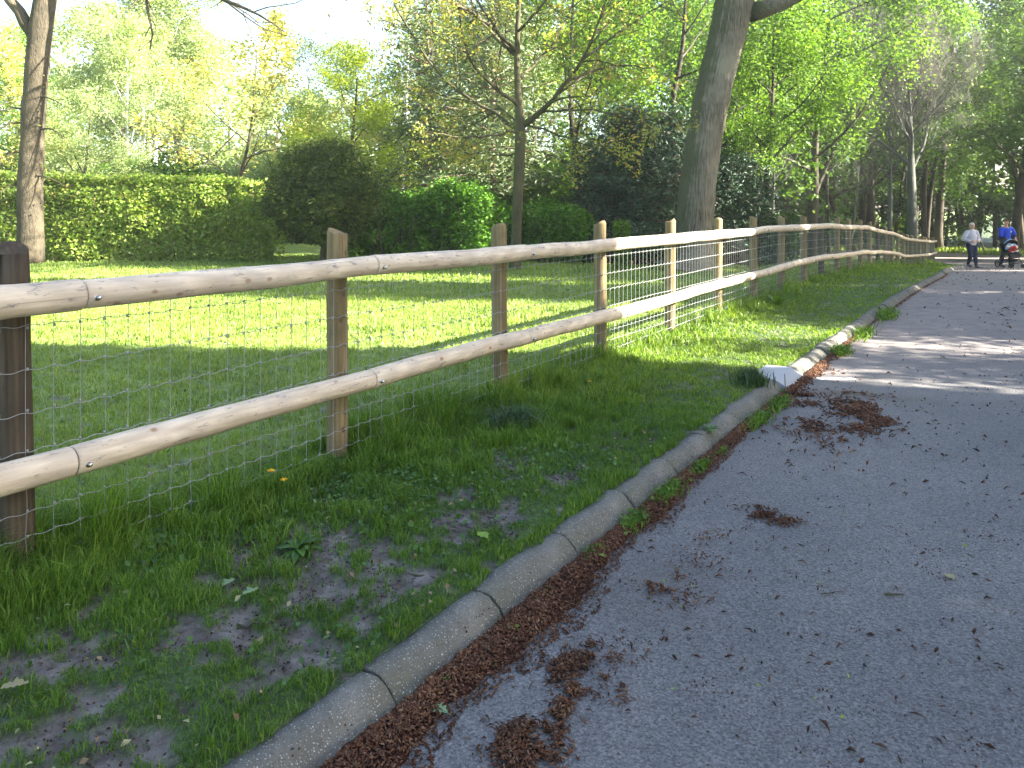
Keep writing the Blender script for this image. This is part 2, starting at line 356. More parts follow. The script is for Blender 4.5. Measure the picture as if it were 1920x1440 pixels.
def grid_obj(name, X, Y, Z, mat, attrs=None):
    b = B(); a, c = X.shape; i, j = np.meshgrid(np.arange(a-1), np.arange(c-1), indexing='ij'); k = i*c+j
    b.add(np.stack([X, Y, Z], -1), np.stack([k, k+c, k+c+1, k+1], -1).reshape(-1, 4))
    o = b.build(name, mat, None, True)
    for nm, arr in (attrs or {}).items():
        at = o.data.attributes.new(nm, 'FLOAT', 'POINT'); at.data.foreach_set('value', np.asarray(arr, np.float32).ravel())
    return o
# (s, t) is left-handed against (x, y): reverse the t axis so that normals point up
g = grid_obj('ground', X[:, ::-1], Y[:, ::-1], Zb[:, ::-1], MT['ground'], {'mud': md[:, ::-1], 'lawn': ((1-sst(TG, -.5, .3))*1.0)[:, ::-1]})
tag(g, kind='structure')
def ground_z(x, y):
    s, t = w2st(x, y); tau = t-toff(s)*sst(t, .3, 1.6)
    return H(x, y)-RD*sst(s, 28, 33)+bump(x, y)*(1-sst(tau, 1.3, KI)*.8)-.02*mudmask(x, y)

# road: strip following the kerb, sweeping left at the junction
Sr = lines([(-8, 0, .4), (0, 8, .1), (8, 20, .2), (20, 58, .4)])
K = np.concatenate([np.linspace(0, .35, 12), np.linspace(.4, 1, 10), np.linspace(1.2, 6.5, 22)])
SG, KG = np.meshgrid(Sr, K, indexing='ij')
left = KO-.02+toff(SG)-np.interp(SG, [0, 33, 36, 40, 44, 48, 52, 58], [0, 0, .35, 1.0, 1.9, 3.4, 5, 7])
TR = left+KG; X, Y = st2w(SG, TR); Z = ROADZ(X, Y)+.006
stain = np.exp(-(KG/.10)**2)*.75*(SG < 34)
tx, ty = G(1600, 742, -.08); ss, st_ = w2st(X, Y); ts, tt_ = w2st(tx, ty)
a = math.radians(-20); dx, dy = X-tx, Y-ty
ridge = np.exp(-(((dx*math.cos(a)+dy*math.sin(a))/.42)**2)-(((-dx*math.sin(a)+dy*math.cos(a))/.12)**2))
Z = Z+ridge*.015+ (fbm(X, Y, .6, 2, 77)-.5)*.012*sst(KG, .1, .5)
stain = np.maximum(stain, ridge*.9); stain = np.maximum(stain, .30*sst(fbm(X, Y, 1.6, 3, 44), .6, .75)*np.exp(-(KG/.6)**2))
halflit_tone = sst(Y, 5.2, 11)*.85  # painted warmth of half-lit asphalt, growing with depth
r = grid_obj('road', X[:, ::-1], Y[:, ::-1], Z[:, ::-1], MT['asphalt'], {'stain': stain[:, ::-1], 'halflit_tone': halflit_tone[:, ::-1]}); tag(r, kind='structure')
def road_z(x, y): return ROADZ(x, y)+.006+(fbm(x, y, .6, 2, 77)-.5)*.012
far_e = np.array([(-60, 60), (-10, 64), (10, 59), (20, 56), (27.6, 52.5), (33, 45.5), (42, 38), (70, 26)], float)
near_e = np.array([(-60, 54), (-10, 58), (10, 53), (19, 49.5), (23.5, 44.5), (29, 38), (38, 30), (66, 18)], float)
def resample(P, n):
    d = np.r_[0, np.cumsum(np.linalg.norm(np.diff(P, axis=0), axis=1))]; u = np.linspace(0, d[-1], n)
    return np.stack([np.interp(u, d, P[:, 0]), np.interp(u, d, P[:, 1])], 1)
A_, B_ = resample(near_e, 90), resample(far_e, 90); k = np.linspace(0, 1, 7)
XX = A_[:, :1]*(1-k)+B_[:, :1]*k; YY = A_[:, 1:]*(1-k)+B_[:, 1:]*k
cr = grid_obj('crossing_road', XX, YY, ROADZ(XX, YY)+.016, MT['asphalt'], {'stain': 0*XX, 'halflit_tone': 1.0*np.ones_like(XX)}); tag(cr, kind='structure')

# ------------------------------------------------------------------ kerb
kr = bpy.data.objects.new('kerb', None); C.objects.link(kr); tag(kr, kind='structure')
L = .59
def kerb_mesh(seed):
    b = B(); rg = np.random.default_rng(seed)
    prof = [(-.0, .0), (.0, .006), (.038, .009), (.066, .007), (.080, .001), (.094, -.009), (.118, -.032), (.134, -.052), (.146, -.070), (.153, -.086), (.156, -.10)]
    prof = np.array(prof); m_ = len(prof); xs = np.concatenate([[0, .004], np.linspace(.02, L-.026, 14), [L-.01, L-.006]])
    V = []
    for i, x in enumerate(xs):
        sh = .003 if i in (0, len(xs)-1) else 0
        for (t, z) in prof:
            wob = (rg.random()-.5)*.007*(0 < t)
            V.append((x, -t-wob+sh*(t > 0)+.006*math.sin(x*9+seed*2), z-sh+wob*.5-.004*math.cos(x*13+seed)))
    q = [(i*m_+j, i*m_+j+1, (i+1)*m_+j+1, (i+1)*m_+j) for i in range(len(xs)-1) for j in range(m_-1)]
    b.add(V, [qq[::-1] for qq in q])
    for e in (0, len(xs)-1):
        idx = list(range(e*m_, e*m_+m_)); c = len(V)
        vv = [V[i] for i in idx]+[(V[idx[0]][0], -.03, -.1)]
        tr = [(m_, i, i+1) if e else (m_, i+1, i) for i in range(m_-1)]
        b.add(vv, None, tr)
    return b.mesh('kerbstone', MT['kerb'], True)
km = [kerb_mesh(i) for i in range(5)]
s0 = -2.15; i = 0
while s0 < 32.5:
    s1 = s0+L+.006
    xa, ya = st2w(s0, KI+toff(s0)); xb, yb = st2w(s1, KI+toff(s1))
    za, zb = float(H(xa, ya)), float(H(xb, yb))
    if i == 12: s0 = s1; i += 1; continue      # the drain inlet block takes this stone's place
    o = link('kerbstone', km[i % 5], kr)
    jr = random.Random(i); o.location = (xa, ya, za+jr.uniform(-.010, .004))
    o.rotation_euler = (jr.uniform(-.03, .03), -math.atan2(zb-za, L), math.atan2(yb-ya, xb-xa)+jr.uniform(-.02, .02))
    s0 = s1; i += 1

# ------------------------------------------------------------------ fence
fx0 = P1[0]; fence = empty('post_and_rail_fence', (P1[0], P1[1], 0), 'long post and rail fence of round pale timber with wire mesh, running beside the road', 'fence')
post_y = [5576/(1880-p) for p in (35, 633, 938, 1126, 1256, 1345, 1413, 1464, 1507, 1540, 1569, 1592, 1613)]
ps = [float(w2st(-3.717+.6133*y, y)[0]) for y in post_y]
ps = [-1.76]+ps
while len(ps) < 29: ps.append(ps[-1]+1.735)
def rel(o):   # keep world placement under the fence empty
    o.parent = fence; o.location = Vector(o.location)-Vector((P1[0], P1[1], 0))
def post_mesh(seed, r=.058, h=1.55):
    rg = np.random.default_rng(seed); b = B(); k = 20; zs = np.array([-.3, 0, .3, .6, .9, 1.1, 1.235, 1.246, 1.25]); rr = r*np.array([1.03, 1.02, 1.01, 1.0, 1.0, .99, .985, .975, .95])
    pts = np.stack([rg.normal(0, .0015, len(zs)), rg.normal(0, .0015, len(zs)), zs], 1); b.tube(pts, rr, k)
    me = b.mesh('post', MT['post'], False)
    v = np.empty(len(me.vertices)*3, np.float32); me.vertices.foreach_get('co', v); v = v.reshape(-1, 3); v[:, :2] *= (1+rg.normal(0, .008, len(v)))[:, None]
    v[:, 2] += np.where(v[:, 2] > 1.2, v[:, 0]*rg.uniform(-.02, .02), 0); me.vertices.foreach_set('co', v.ravel())
    sm = np.ones(len(me.polygons), bool); sm[-k*2:] = False; me.polygons.foreach_set('use_smooth', sm)
    return me
pm = [post_mesh(40+i) for i in range(5)]
for i, s in enumerate(ps):
    x, y = st2w(s, 0); z = float(H(x, y)-RD*sst(s, 28, 33))
    o = link('post', pm[i % 5], None, MT['postdark'] if i in (1, 10, 15) else MT['post'])
    jr = random.Random(i*7+1); o.location = (x, y, z+jr.uniform(-.012, .012)); o.rotation_euler = (jr.uniform(-.008, .008), (-.02 if i == 1 else jr.uniform(-.01, .01)), jr.uniform(0, 6.28))
    rel(o)
bolt_b = B(); bolt_b.tube([(0, -.004, 0), (0, -.012, 0), (0, -.018, 0), (0, -.021, 0)], [.010, .0095, .007, .003], 12); bolt_b.tube([(0, 0.002, 0), (0, -.003, 0)], [.0125, .0125], 14)
bolt_me = bolt_b.mesh('bolt', MT['bolt'], True)
def rail_mesh(length, seed, r=.056):
    rg = np.random.default_rng(seed); b = B(); k = 24; n = 40; xs = np.concatenate([[0, .004], np.linspace(.02, length-.02, n), [length-.004, length]])
    m_ = len(xs); u = xs/length
    taper = 1+rg.uniform(-.05, .05)*(u-.5)*2+.018*np.sin(u*rg.uniform(4, 9)+rg.uniform(0, 6))+.010*np.sin(u*rg.uniform(14, 24)+rg.uniform(0, 6))
    taper += sum(rg.uniform(.02, .05)*np.exp(-((u-c)/.02)**2) for c in rg.uniform(.1, .9, 3))
    rad = r*taper; rad[0] *= .93; rad[-1] *= .93; rad[1] *= .985; rad[-2] *= .985
    am, ph = rg.uniform(.004, .012), rg.uniform(0, 3)
    pts = np.stack([xs, am*np.sin(u*math.pi)*np.sin(ph)*.6, (am*np.sin(u*math.pi)+.004*np.sin(u*9+ph)*np.sin(u*math.pi))*np.cos(ph)], 1)
    b.tube(pts, rad, k); me = b.mesh('rail', MT['rail'], False)
    sm = np.ones(len(me.polygons), bool); sm[-k*2:] = False; me.polygons.foreach_set('use_smooth', sm)
    return me
def rail_z(s, base):
    x, y = st2w(s, 0); return float(H(x, y)-RD*sst(s, 28, 33))+base
for lvl, base in ((0, 1.062), (1, .425)):
    joints = [s+.145+random.Random(int(s*10)+lvl).uniform(-.02, .03) for s in ps]
    for i in range(len(ps)-1):
        a, c = joints[i], joints[i+1]; jr = random.Random(i*3+lvl); gap = .004
        if lvl == 0 and i == 0: gap = .006
        if i == 0: a -= 0
        if i == len(ps)-2: c = ps[-1]+.12
        # the rail sits against the camera side of the posts
        rr = .0575 if i < 6 else .055
        t0 = .058+rr+.004
        xa, ya = st2w(a+gap/2, t0); xb, yb = st2w(c-gap/2, t0)
        jz = (lambda k_: random.Random(k_*11+lvl*5).uniform(-.012, .012) if k_ > 1 else 0)
        za, zb = rail_z(a, base)+jz(i), rail_z(c, base)+jz(i+1)
        ln = math.sqrt((xb-xa)**2+(yb-ya)**2+(zb-za)**2)
        o = link('rail', rail_mesh(ln, 100+i*2+lvl, rr*(1+jr.uniform(-.03, .03)))); o.location = (xa, ya, za)
        o.rotation_euler = (0, -math.asin((zb-za)/ln), math.atan2(yb-ya, xb-xa)); rel(o)
        if i < 15:
            bo = link('bolt', bolt_me, o); bo.location = (.035, -rr*.93, -.012)
# wire mesh in front of the posts
b = B(); tw = .062; s_end = ps[-1]
hs = [1.10, .95, .795, .64, .49, .36, .265, .17, .08, .005]
def wz(s):
    x, y = st2w(s, tw); return H(x, y)-RD*sst(s, 28, 33)
for k, hz in enumerate(hs):
    for (a, c, st, kk, rad) in ((-1.76, 6, .0125, 5, .0016), (6, 14, .025, 4, .0022), (14, s_end, .1, 3, .003)):
        s = np.arange(a, c+st*.5, st); wob = .004*np.sin(s*2*math.pi/.1+k) if st < .09 else 0*s
        sag = .028*(fbm(s*.8, s*0+k*3.3, 1, 2, 8)-.5)
        x, y = st2w(s, tw+0*s); b.tube(np.stack([x, y, wz(s)+hz+wob+sag], 1), rad, kk, False)
for i, s in enumerate(np.arange(-1.70, s_end, .1)):
    near = s < 6
    hh = np.array(hs[::-1]) if near else np.array([.005, .3, .64, 1.1])
    ss = s+(.004*np.sin(hh*40+i) if near else 0*hh)+.01*(noise2(np.array([s*3]), np.array([0]))[0]-.5)
    x, y = st2w(ss, tw+.003+0*hh); rad = .0014 if s < 6 else .0019 if s < 14 else .0022
    b.tube(np.stack([x, y, wz(ss)+hh], 1), rad, 4 if near else 3, False)
    if s < 11:
        for hz in hs[:-1]:
            x0, y0 = st2w(s, tw); z0 = float(wz(s))+hz
            b.box((x0, y0, z0), (.008, .008, .011), .6)
o = b.build('wire_mesh', MT['wire'], fence, True); o.location = (-P1[0], -P1[1], 0)

# second, distant fence seen through the first (runs across behind the lawn near the path)

# ------------------------------------------------------------------ drain inlet block and paint line
def GR(px, py): 
    x, y = G(px, py, -.08); return x, y
b = B()
pts_top = [G(1441, 707), G(1462, 690), G(1508, 690), (0, 0)]
c0 = w2st(*G(1463, 700)); sA = w2st(*G(1462, 718))[0]; sB = w2st(*G(1500, 692))[0]
s_a, s_b = 5.008, 5.592
ta, tb = 1.35+toff(5.5), KI+toff(5.5)
def blk(s, t, z): x, y = st2w(s, t); return (float(x), float(y), float(z))
zt = .013; V = []
for s in (s_a, s_b):
    V += [blk(s, ta, -.05), blk(s, ta, zt-.006), blk(s, ta+.008, zt), blk(s, tb+.05, zt), blk(s, tb+.168, -.05), blk(s, tb+.17, -.12)]
q = [(i, i+1, i+7, i+6) for i in range(5)]
b.add(V, [x[::-1] for x in q]); b.add(V, [(0, 1, 2, 3)[::-1], (0, 3, 4, 5)[::-1], (6, 7, 8, 9), (6, 9, 10, 11)])
o = b.build('drain_inlet_block', MT['concrete_pale']); tag(o, 'pale grey concrete drain inlet slab set into the kerb beside the dark grass tuft', 'drain cover')
b = B(); xa, ya = GR(1532, 711.5); xb, yb = GR(1604, 711.5)
X2 = np.linspace(xa, xb, 12)[:, None]+np.zeros((1, 3)); Y2 = np.linspace(ya, yb, 12)[:, None]+np.array([[-.035, 0, .035]])*(1+.3*np.sin(np.arange(12)*2.1))[:, None]
o = grid_obj('road_marking', X2, Y2, road_z(X2, Y2)+.005, MT['white']); tag(o, kind='structure')

# ------------------------------------------------------------------ grass (uncountable)
def scatter(n, x0, x1, y0, y1): return rng.uniform(x0, x1, n), rng.uniform(y0, y1, n)
def grass_field(name, rects, mat, tmax=99):
    b = B()
    for (y0, y1, dens, h, wd, tmin) in rects:
        # trapezoid of the view, widened, between two depths
        xl, xr = -.68*y1-1.3, .66*y1+1.3; n = int(dens*(xr-xl)*(y1-y0))
        x, y = scatter(n, xl, xr, y0, y1)
        keep = (x > -.66*y-1.2) & (x < .66*y+1.2)
        s, t = w2st(x, y); edge = KI+toff(s)+.008*np.sin(s*31)+.075*(fbm(x, y, 6, 3, 3)-.45)*sst(s, 0, 2.5)+.03*(fbm(x, y, 9, 2, 3)-.5)
        edge = np.where(s > 33, KO-.03+toff(s)-np.interp(s, [33, 36, 40, 44, 48], [0, .35, 1.0, 1.9, 3.4]), edge)
        keep &= (t < edge) & ((s < 47) | (t < -1)) & (t > tmin)
        keep &= (y < 47) & (t < tmax)
        keep &= ~((s > 4.99) & (s < 5.61) & (t > 1.375))
        x, y, s, t = x[keep], y[keep], s[keep], t[keep]
        mk = mudmask(x, y) if y0 < 9 else 0*x
        ed = np.exp(-((t-edge[keep]+.05)/.07)**2)
        k2 = rng.random(len(x)) > mk*.93; x, y, s, t, mk, ed = x[k2], y[k2], s[k2], t[k2], mk[k2], ed[k2]
        tuft = .25+.9*sst(fbm(x, y, 9, 3, 21), .3, .7); big = fbm(x, y, .9, 2, 22)
        hh = h*(.45+1.1*tuft)*(.7+.6*big)*rng.uniform(.6, 1.35, len(x))
        fence_l = np.exp(-((t-.02)/.22)**2)*(.6+1.5*sst(fbm(x, y, 1.5, 2, 30), .35, .6)); hh = hh*(1+fence_l*1.3)
        tall = np.exp(-(((s-3.6)/1.3)**2)-((t-.55)/.4)**2); hh = hh*(1+1.1*tall)
        hh = hh*(1-.45*sst(t, .5, 1.1)*(1-tall)) 
        hh = hh*(1-.4*np.clip(mk*2, 0, 1))*(1+.35*ed)
        b.blades(x, y, ground_z(x, y)-.004, hh, np.full(len(x), wd)*rng.uniform(.7, 1.3, len(x)), rng.uniform(.15, .9, len(x)))
    o = b.build(name, mat); return o
MT['verge_lit'] = leafmat('lit_verge_blades', [(.07, .14, .018), (.12, .22, .026), (.20, .31, .045), (.09, .18, .022), (.27, .34, .08)], .4, .45, .3, .8)  # paler copy of the verge blades, sunlight put into the colour
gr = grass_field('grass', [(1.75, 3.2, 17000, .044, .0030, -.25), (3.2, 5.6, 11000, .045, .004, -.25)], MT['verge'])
tag(gr, 'lush green grass of the near road verge, darkened for foreground shade, thin and worn over muddy patches', 'grass', kind='stuff')
gr = grass_field('verge_grass', [(5.6, 8, 4600, .034, .0065, -.25), (8, 13, 1500, .036, .012, -.3), (13, 22.5, 360, .045, .022, -.3), (22.5, 46, 60, .06, .05, -.3)], MT['verge_lit'])
tag(gr, 'short grass of the verge farther along the fence, its colour paled for sunlight', 'grass', kind='stuff')
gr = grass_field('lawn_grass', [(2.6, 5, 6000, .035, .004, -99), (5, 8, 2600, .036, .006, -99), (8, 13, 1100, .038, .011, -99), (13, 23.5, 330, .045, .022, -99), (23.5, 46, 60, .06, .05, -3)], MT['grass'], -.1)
tag(gr, 'short pale green grass of the wide lawn behind the fence', 'grass', kind='stuff')

# low broad-leaved ground cover on the verge
b = B()
wc = [(640, 880, .22, 420), (760, 890, .26, 500), (560, 920, .16, 200), (300, 1010, .12, 150), (330, 1060, .1, 90), (700, 960, .2, 240), (900, 900, .25, 220), (1040, 870, .2, 160), (1150, 880, .2, 120), (500, 1000, .12, 120),
      (820, 960, .18, 150), (960, 1010, .12, 80), (560, 1040, .1, 70), (1040, 1010, .1, 90), (690, 1210, .08, 50), (640, 1240, .06, 30), (480, 910, .18, 220), (380, 960, .16, 160)]
for px, py, r_, n in wc:
    n = int(n*.6)
    cx, cy = G(px, py); x = rng.normal(cx, r_, n); y = rng.normal(cy, r_*.9, n); s, t = w2st(x, y); k = (t < KI-.03+toff(s)); x, y = x[k], y[k]
    b.leaves(np.stack([x, y, ground_z(x, y)+rng.uniform(.008, .045, len(x))], 1), .025, 1.0, .8, .12)
for py_, n in ((3.2, 900), (5, 1400), (8, 900)):
    x, y = scatter(n, -.6*py_-1, .6*py_+.8, py_*.7, py_*1.3); s, t = w2st(x, y); k = (t < KI-.03+toff(s)); x, y = x[k], y[k]
    b.leaves(np.stack([x, y, ground_z(x, y)+rng.uniform(.01, .035, len(x))], 1), .022, 1.0, .8, .12)
o = b.build('ground_cover', MT['weed']); tag(o, 'low broad-leaved weeds growing among the verge grass', 'weeds', kind='stuff')

def bits(b, x, y, z, L_, W_, rg=rng):
    n = len(x); a = rg.uniform(0, 2*math.pi, n); el = rg.normal(0, .28, n); L_ = L_*rg.uniform(.5, 1.4, n); W_ = W_*rg.uniform(.6, 1.4, n)
    d = np.stack([np.cos(a)*np.cos(el), np.sin(a)*np.cos(el), np.sin(el)], 1); sd = np.stack([-np.sin(a), np.cos(a), 0*a], 1); up = np.cross(d, sd)
    P = np.stack([x, y, z], 1); bend = up*(rg.uniform(0, .25, n)*L_)[:, None]
    p0 = P-d*L_[:, None]/2; p1 = P+d*L_[:, None]/2; pm_ = P+bend; w_ = (sd*W_[:, None]/2); h_ = up*W_[:, None]*.7
    v = np.stack([p0, pm_-w_, pm_+w_, pm_+h_, p1], 1).reshape(-1, 3); k = np.arange(n)[:, None]*5
    b.add(v, None, np.vstack([k+np.array(f) for f in ((0, 1, 3), (0, 3, 2), (0, 2, 1), (4, 3, 1), (4, 2, 3), (4, 1, 2))]))
# small dead leaves and pale scraps lying in the verge
b = B(); n = 60000; x, y = scatter(n, -2.4, 1.8, 1.75, 6); mk = mudmask(x, y); k = (mk > .25) & (rng.random(n) < .45*sst(fbm(x, y, 6, 2, 66), .35, .65)+.08); x, y = x[k], y[k]
bits(b, x, y, ground_z(x, y)+.004, .010, .006)
o = b.build('soil_crumbs', MT['crumb']); tag(o, 'crumbs of dark soil and bark lying on the bare muddy patches', 'soil', kind='stuff')
b = B(); n = 700; x, y = scatter(n, -2.2, 1.6, 1.9, 5); s, t = w2st(x, y); k = (t < KI-.02) & (t > .1); x, y = x[k], y[k]
b.leaves(np.stack([x, y, ground_z(x, y)+.012+rng.uniform(0, .02, len(x))], 1), .022, .9, .7, .15)
o = b.build('dead_leaves', MT['tanleaf']); tag(o, 'scraps of tan dead leaf scattered over the grass and mud', 'dead leaves', kind='stuff')

# ------------------------------------------------------------------ catkin litter on the road
def strip_w(s):
    return np.interp(s, [-3, 0, .8, 1.6, 2.2, 2.8, 3.3, 3.9, 5, 5.6, 6.2, 8, 12, 20], [.20, .20, .19, .15, .13, .12, .085, .08, .08, .12, .08, .03, .02, .02])*.86*(.55+.9*fbm(np.asarray(s)*6, np.asarray(s)*0, 1, 3, 9))
b = B(); bed = B()
ss = np.arange(-2.2, 6.4, .02); kk = np.linspace(0, 1, 7); SS, KK = np.meshgrid(ss, kk, indexing='ij'); W = strip_w(SS)*.93
TT = KO-.015+toff(SS)+KK*W; X, Y = st2w(SS, TT); hh = .022*(1-KK**2)*(.5+fbm(X, Y, 20, 2, 4)); hh[:, -1] = -.006
bd = grid_obj('litter_bed', X[:, ::-1], Y[:, ::-1], (road_z(X, Y)+hh)[:, ::-1], MT['bed'])
for (sa, sb, dens) in ((-2.2, 1.0, 26000), (1.0, 3.5, 18000), (3.5, 6.3, 7000), (6.3, 9, 2500), (9, 20, 500)):
    n = int((sb-sa)*dens*.16); s = rng.uniform(sa, sb, n); W = strip_w(s); t = np.minimum(np.abs(rng.normal(0, .55, n)), 1.25)*W
    x, y = st2w(s, KO-.01+toff(s)+t); b_z = road_z(x, y)+.022*(1-np.clip(t/W, 0, 1)**2)*(.5+fbm(x, y, 20, 2, 4))+.003
    bits(b, x, y, b_z, .021 if sb < 4 else .032, .006 if sb < 4 else .010)
cl = [(1095, 1245, .10, .035, 500), (1065, 1275, .05, .05, 350), (1050, 1320, .06, .05, 420), (1020, 1300, .04, .02, 60), (1140, 1300, .045, .035, 170), (985, 1395, .10, .03, 420), (985, 1425, .08, .03, 350), (1000, 1375, .06, .02, 120),
      (1100, 1240, .12, .05, 90), (1395, 958, .11, .012, 130), (1430, 972, .09, .02, 120), (1470, 985, .09, .02, 80), (1230, 1112, .06, .03, 60), (1262, 1080, .04, .03, 35), (1330, 1010, .1, .05, 30), (1310, 1050, .08, .05, 30),
      (1280, 1130, .12, .05, 40), (1530, 745, .30, .03, 320), (1585, 757, .16, .05, 420), (1615, 775, .13, .09, 520), (1635, 785, .10, .05, 250), (1590, 795, .18, .07, 330), (1545, 800, .18, .07, 150), (1510, 815, .25, .15, 140), (1490, 755, .2, .1, 150),
      (1560, 480+262, .35, .03, 160), (1520, 690, .2, .1, 90), (1500, 742, .12, .08, 200)]
for px, py, rx, ry, n in cl:
    x0, y0 = GR(px, py); x = rng.normal(x0, rx*.55, int(n*1.7)); y = rng.normal(y0, ry*(1.2 if py > 900 else 2.2), int(n*1.7)); s, t = w2st(x, y); k = (t > KO+toff(s)+.01) & (rng.random(len(x)) < sst(fbm(x, y, 14 if py > 900 else 6, 2, 71), .36, .56)+.06); x, y = x[k], y[k]
    big = 1.0 if py > 900 else 1.7
    rr_ = np.exp(-((x-x0)/rx)**2-((y-y0)/(ry*2))**2); bits(b, x, y, road_z(x, y)+.003+rng.uniform(0, .022, len(x))*rr_, .027*big, .0065*big)
bd.data.materials.clear(); bd.data.materials.append(MT['bed'])
o = b.build('catkin_litter', MT['litter']); tag(o, 'reddish brown fallen catkins heaped along the kerb and in patches on the road', 'litter', kind='stuff')
bd.parent = o
# scattered crumbs, twigs, leaf scraps over the road
b = B()
for (y0, y1, dens, L_, W_) in ((1.9, 4, 210, .017, .007), (4, 9, 80, .024, .010), (9, 30, 16, .045, .017)):
    xl, xr = -1, .66*y1+.3; n = int(dens*(xr-xl)*(y1-y0)); x, y = scatter(n, xl, xr, y0, y1); s, t = w2st(x, y)
    k = (t > KO+toff(s)) & (rng.random(n) < .35+1.1*sst(fbm(x, y, 1.2, 2, 61), .35, .7)); x, y = x[k], y[k]; q = rng.random(len(x))**2.5
    bits(b, x, y, road_z(x, y)+.003, L_*(.4+2.1*q), W_*(.5+.9*q))
o = b.build('road_crumbs', MT['crumb']); tag(o, 'dark crumbs, twigs and catkins scattered thinly over the asphalt', 'litter', kind='stuff')
b = B(); n = 110; x, y = scatter(n, 0, 3.5, 1.95, 6); s, t = w2st(x, y); k = t > KO+toff(s)+.1; x, y = x[k], y[k]
b.leaves(np.stack([x, y, road_z(x, y)+.006], 1), .014, 1, .7, .15)
o = b.build('leaf_scraps', MT['lime']); tag(o, 'tiny yellow green leaf scraps scattered over the asphalt', 'litter', kind='stuff')

# single fallen oak leaves
def lobed_leaf(px, py, size, rot, mat, label, zr=True):
    x, y = GR(px, py) if zr else G(px, py); z = float(road_z(x, y)) if zr else float(ground_z(x, y))+.03
    n = 28; u = np.linspace(0, 1, n); wd = .32*np.sin(u*math.pi)**.7*(1+.28*np.sin(u*math.pi*9)); b = B()
    zc = .05*np.sin(u*3.1)+.02; 
    Lf = np.stack([u-.5, wd, zc+.10*wd+.05*np.sin(u*14)], 1)*size; Rt = np.stack([u-.5, -wd, zc+.22*wd], 1)*size; Md = np.stack([u-.5, 0*u, zc], 1)*size
    b.add(np.vstack([Lf, Md, Rt]), [(i, i+1, n+i+1, n+i) for i in range(n-1)]+[(n+i, n+i+1, 2*n+i+1, 2*n+i) for i in range(n-1)])
    b.tube(np.array([[-.5, 0, .02], [-.62, .02, .02], [-.72, .0, .01]])*size, .012*size, 5)
    o = b.build('fallen_leaf', mat, None, True); o.location = (x, y, z+.008); o.rotation_euler = (0, 0, rot); tag(o, label, 'leaf', 'fallen leaves lying about')
lobed_leaf(822, 1340, .062, 2.6, MT['paleleaf'], 'large pale green lobed leaf lying on the brown litter by the kerb')
lobed_leaf(28, 1318, .07, .4, MT['tanleaf'], 'pale tan leaf lying in the grass at the lower left corner', False)
lobed_leaf(428, 1096, .06, 1.2, MT['paleleaf'], 'curled pale leaf on bare mud nearest the first fence post', False)
lobed_leaf(470, 1128, .06, .9, MT['paleleaf'], 'folded pale leaf on the mud just below the curled one', False)
lobed_leaf(905, 1018, .07, 2.2, MT['lime'], 'yellow green leaf standing up in the grass near the kerb', False)
lobed_leaf(1780, 1090, .05, 1.9, MT['tanleaf'], 'small pale tan leaf alone on the asphalt towards the right edge')
# twigs
def stick(px, py, ln, rot, r_, label, road=False):
    x, y = GR(px, py) if road else G(px, py); b = B(); n = 9; u = np.linspace(-.5, .5, n); jr = np.random.default_rng(int(px))
    xs = x+np.cos(rot)*u*ln+jr.normal(0, .002, n); ys = y+np.sin(rot)*u*ln+.05*ln*np.sin(u*5)
    zs = (road_z(xs, ys) if road else ground_z(xs, ys))+r_+.003
    b.tube(np.stack([xs, ys, zs], 1)-[x, y, zs[4]], np.linspace(r_, r_*.5, n), 6); o = b.build('twig', MT['bark_dark'], None, True); o.location = (x, y, zs[4]); tag(o, label, 'twig', 'dropped twigs')
stick(487, 1172, .17, -.25, .0045, 'dark bent twig lying on the muddy patch below the first fence bay')
stick(790, 1076, .11, -.3, .005, 'short reddish brown stick on the grass close to the kerb')
stick(1678, 1123, .07, -.15, .005, 'short thick dark twig alone in the middle of the asphalt', True)
stick(1560, 1118, .09, .1, .0025, 'thin brown twig on the asphalt left of the thick dark twig', True)

# ------------------------------------------------------------------ tufts and weeds as single plants
def tuft(px, py, n, h, spread, mat, label, name='grass_tuft', wd=.004, lean=(.4, 1.1), zf=None, loc=None):
    x0, y0 = loc or G(px, py); z0 = float(ground_z(x0, y0)) if zf is None else zf; b = B()
    a = rng.uniform(0, 6.283, n); r_ = np.abs(rng.normal(0, spread*.5, n)); b.blades(np.cos(a)*r_, np.sin(a)*r_, np.zeros(n)-.01, h*rng.uniform(.5, 1.2, n), np.full(n, wd), rng.uniform(*lean, n), sag=.5)
    o = b.build(name, mat); o.location = (x0, y0, z0); tag(o, label, 'grass tuft', 'grass tufts'); return o
tuft(960, 805, 520, .21, .16, MT['grassdark'], 'sprawling bluish dark tuft of long grass on the verge below the third post', wd=.006, lean=(.6, 1.5))
tuft(1410, 722, 500, .17, .14, MT['grassdark'], 'rounded very dark grass tuft beside the pale drain slab', wd=.007, lean=(.2, .8))
tuft(1395, 706, 260, .12, .12, MT['grass'], 'lighter grass clump just behind the very dark tuft', wd=.007)
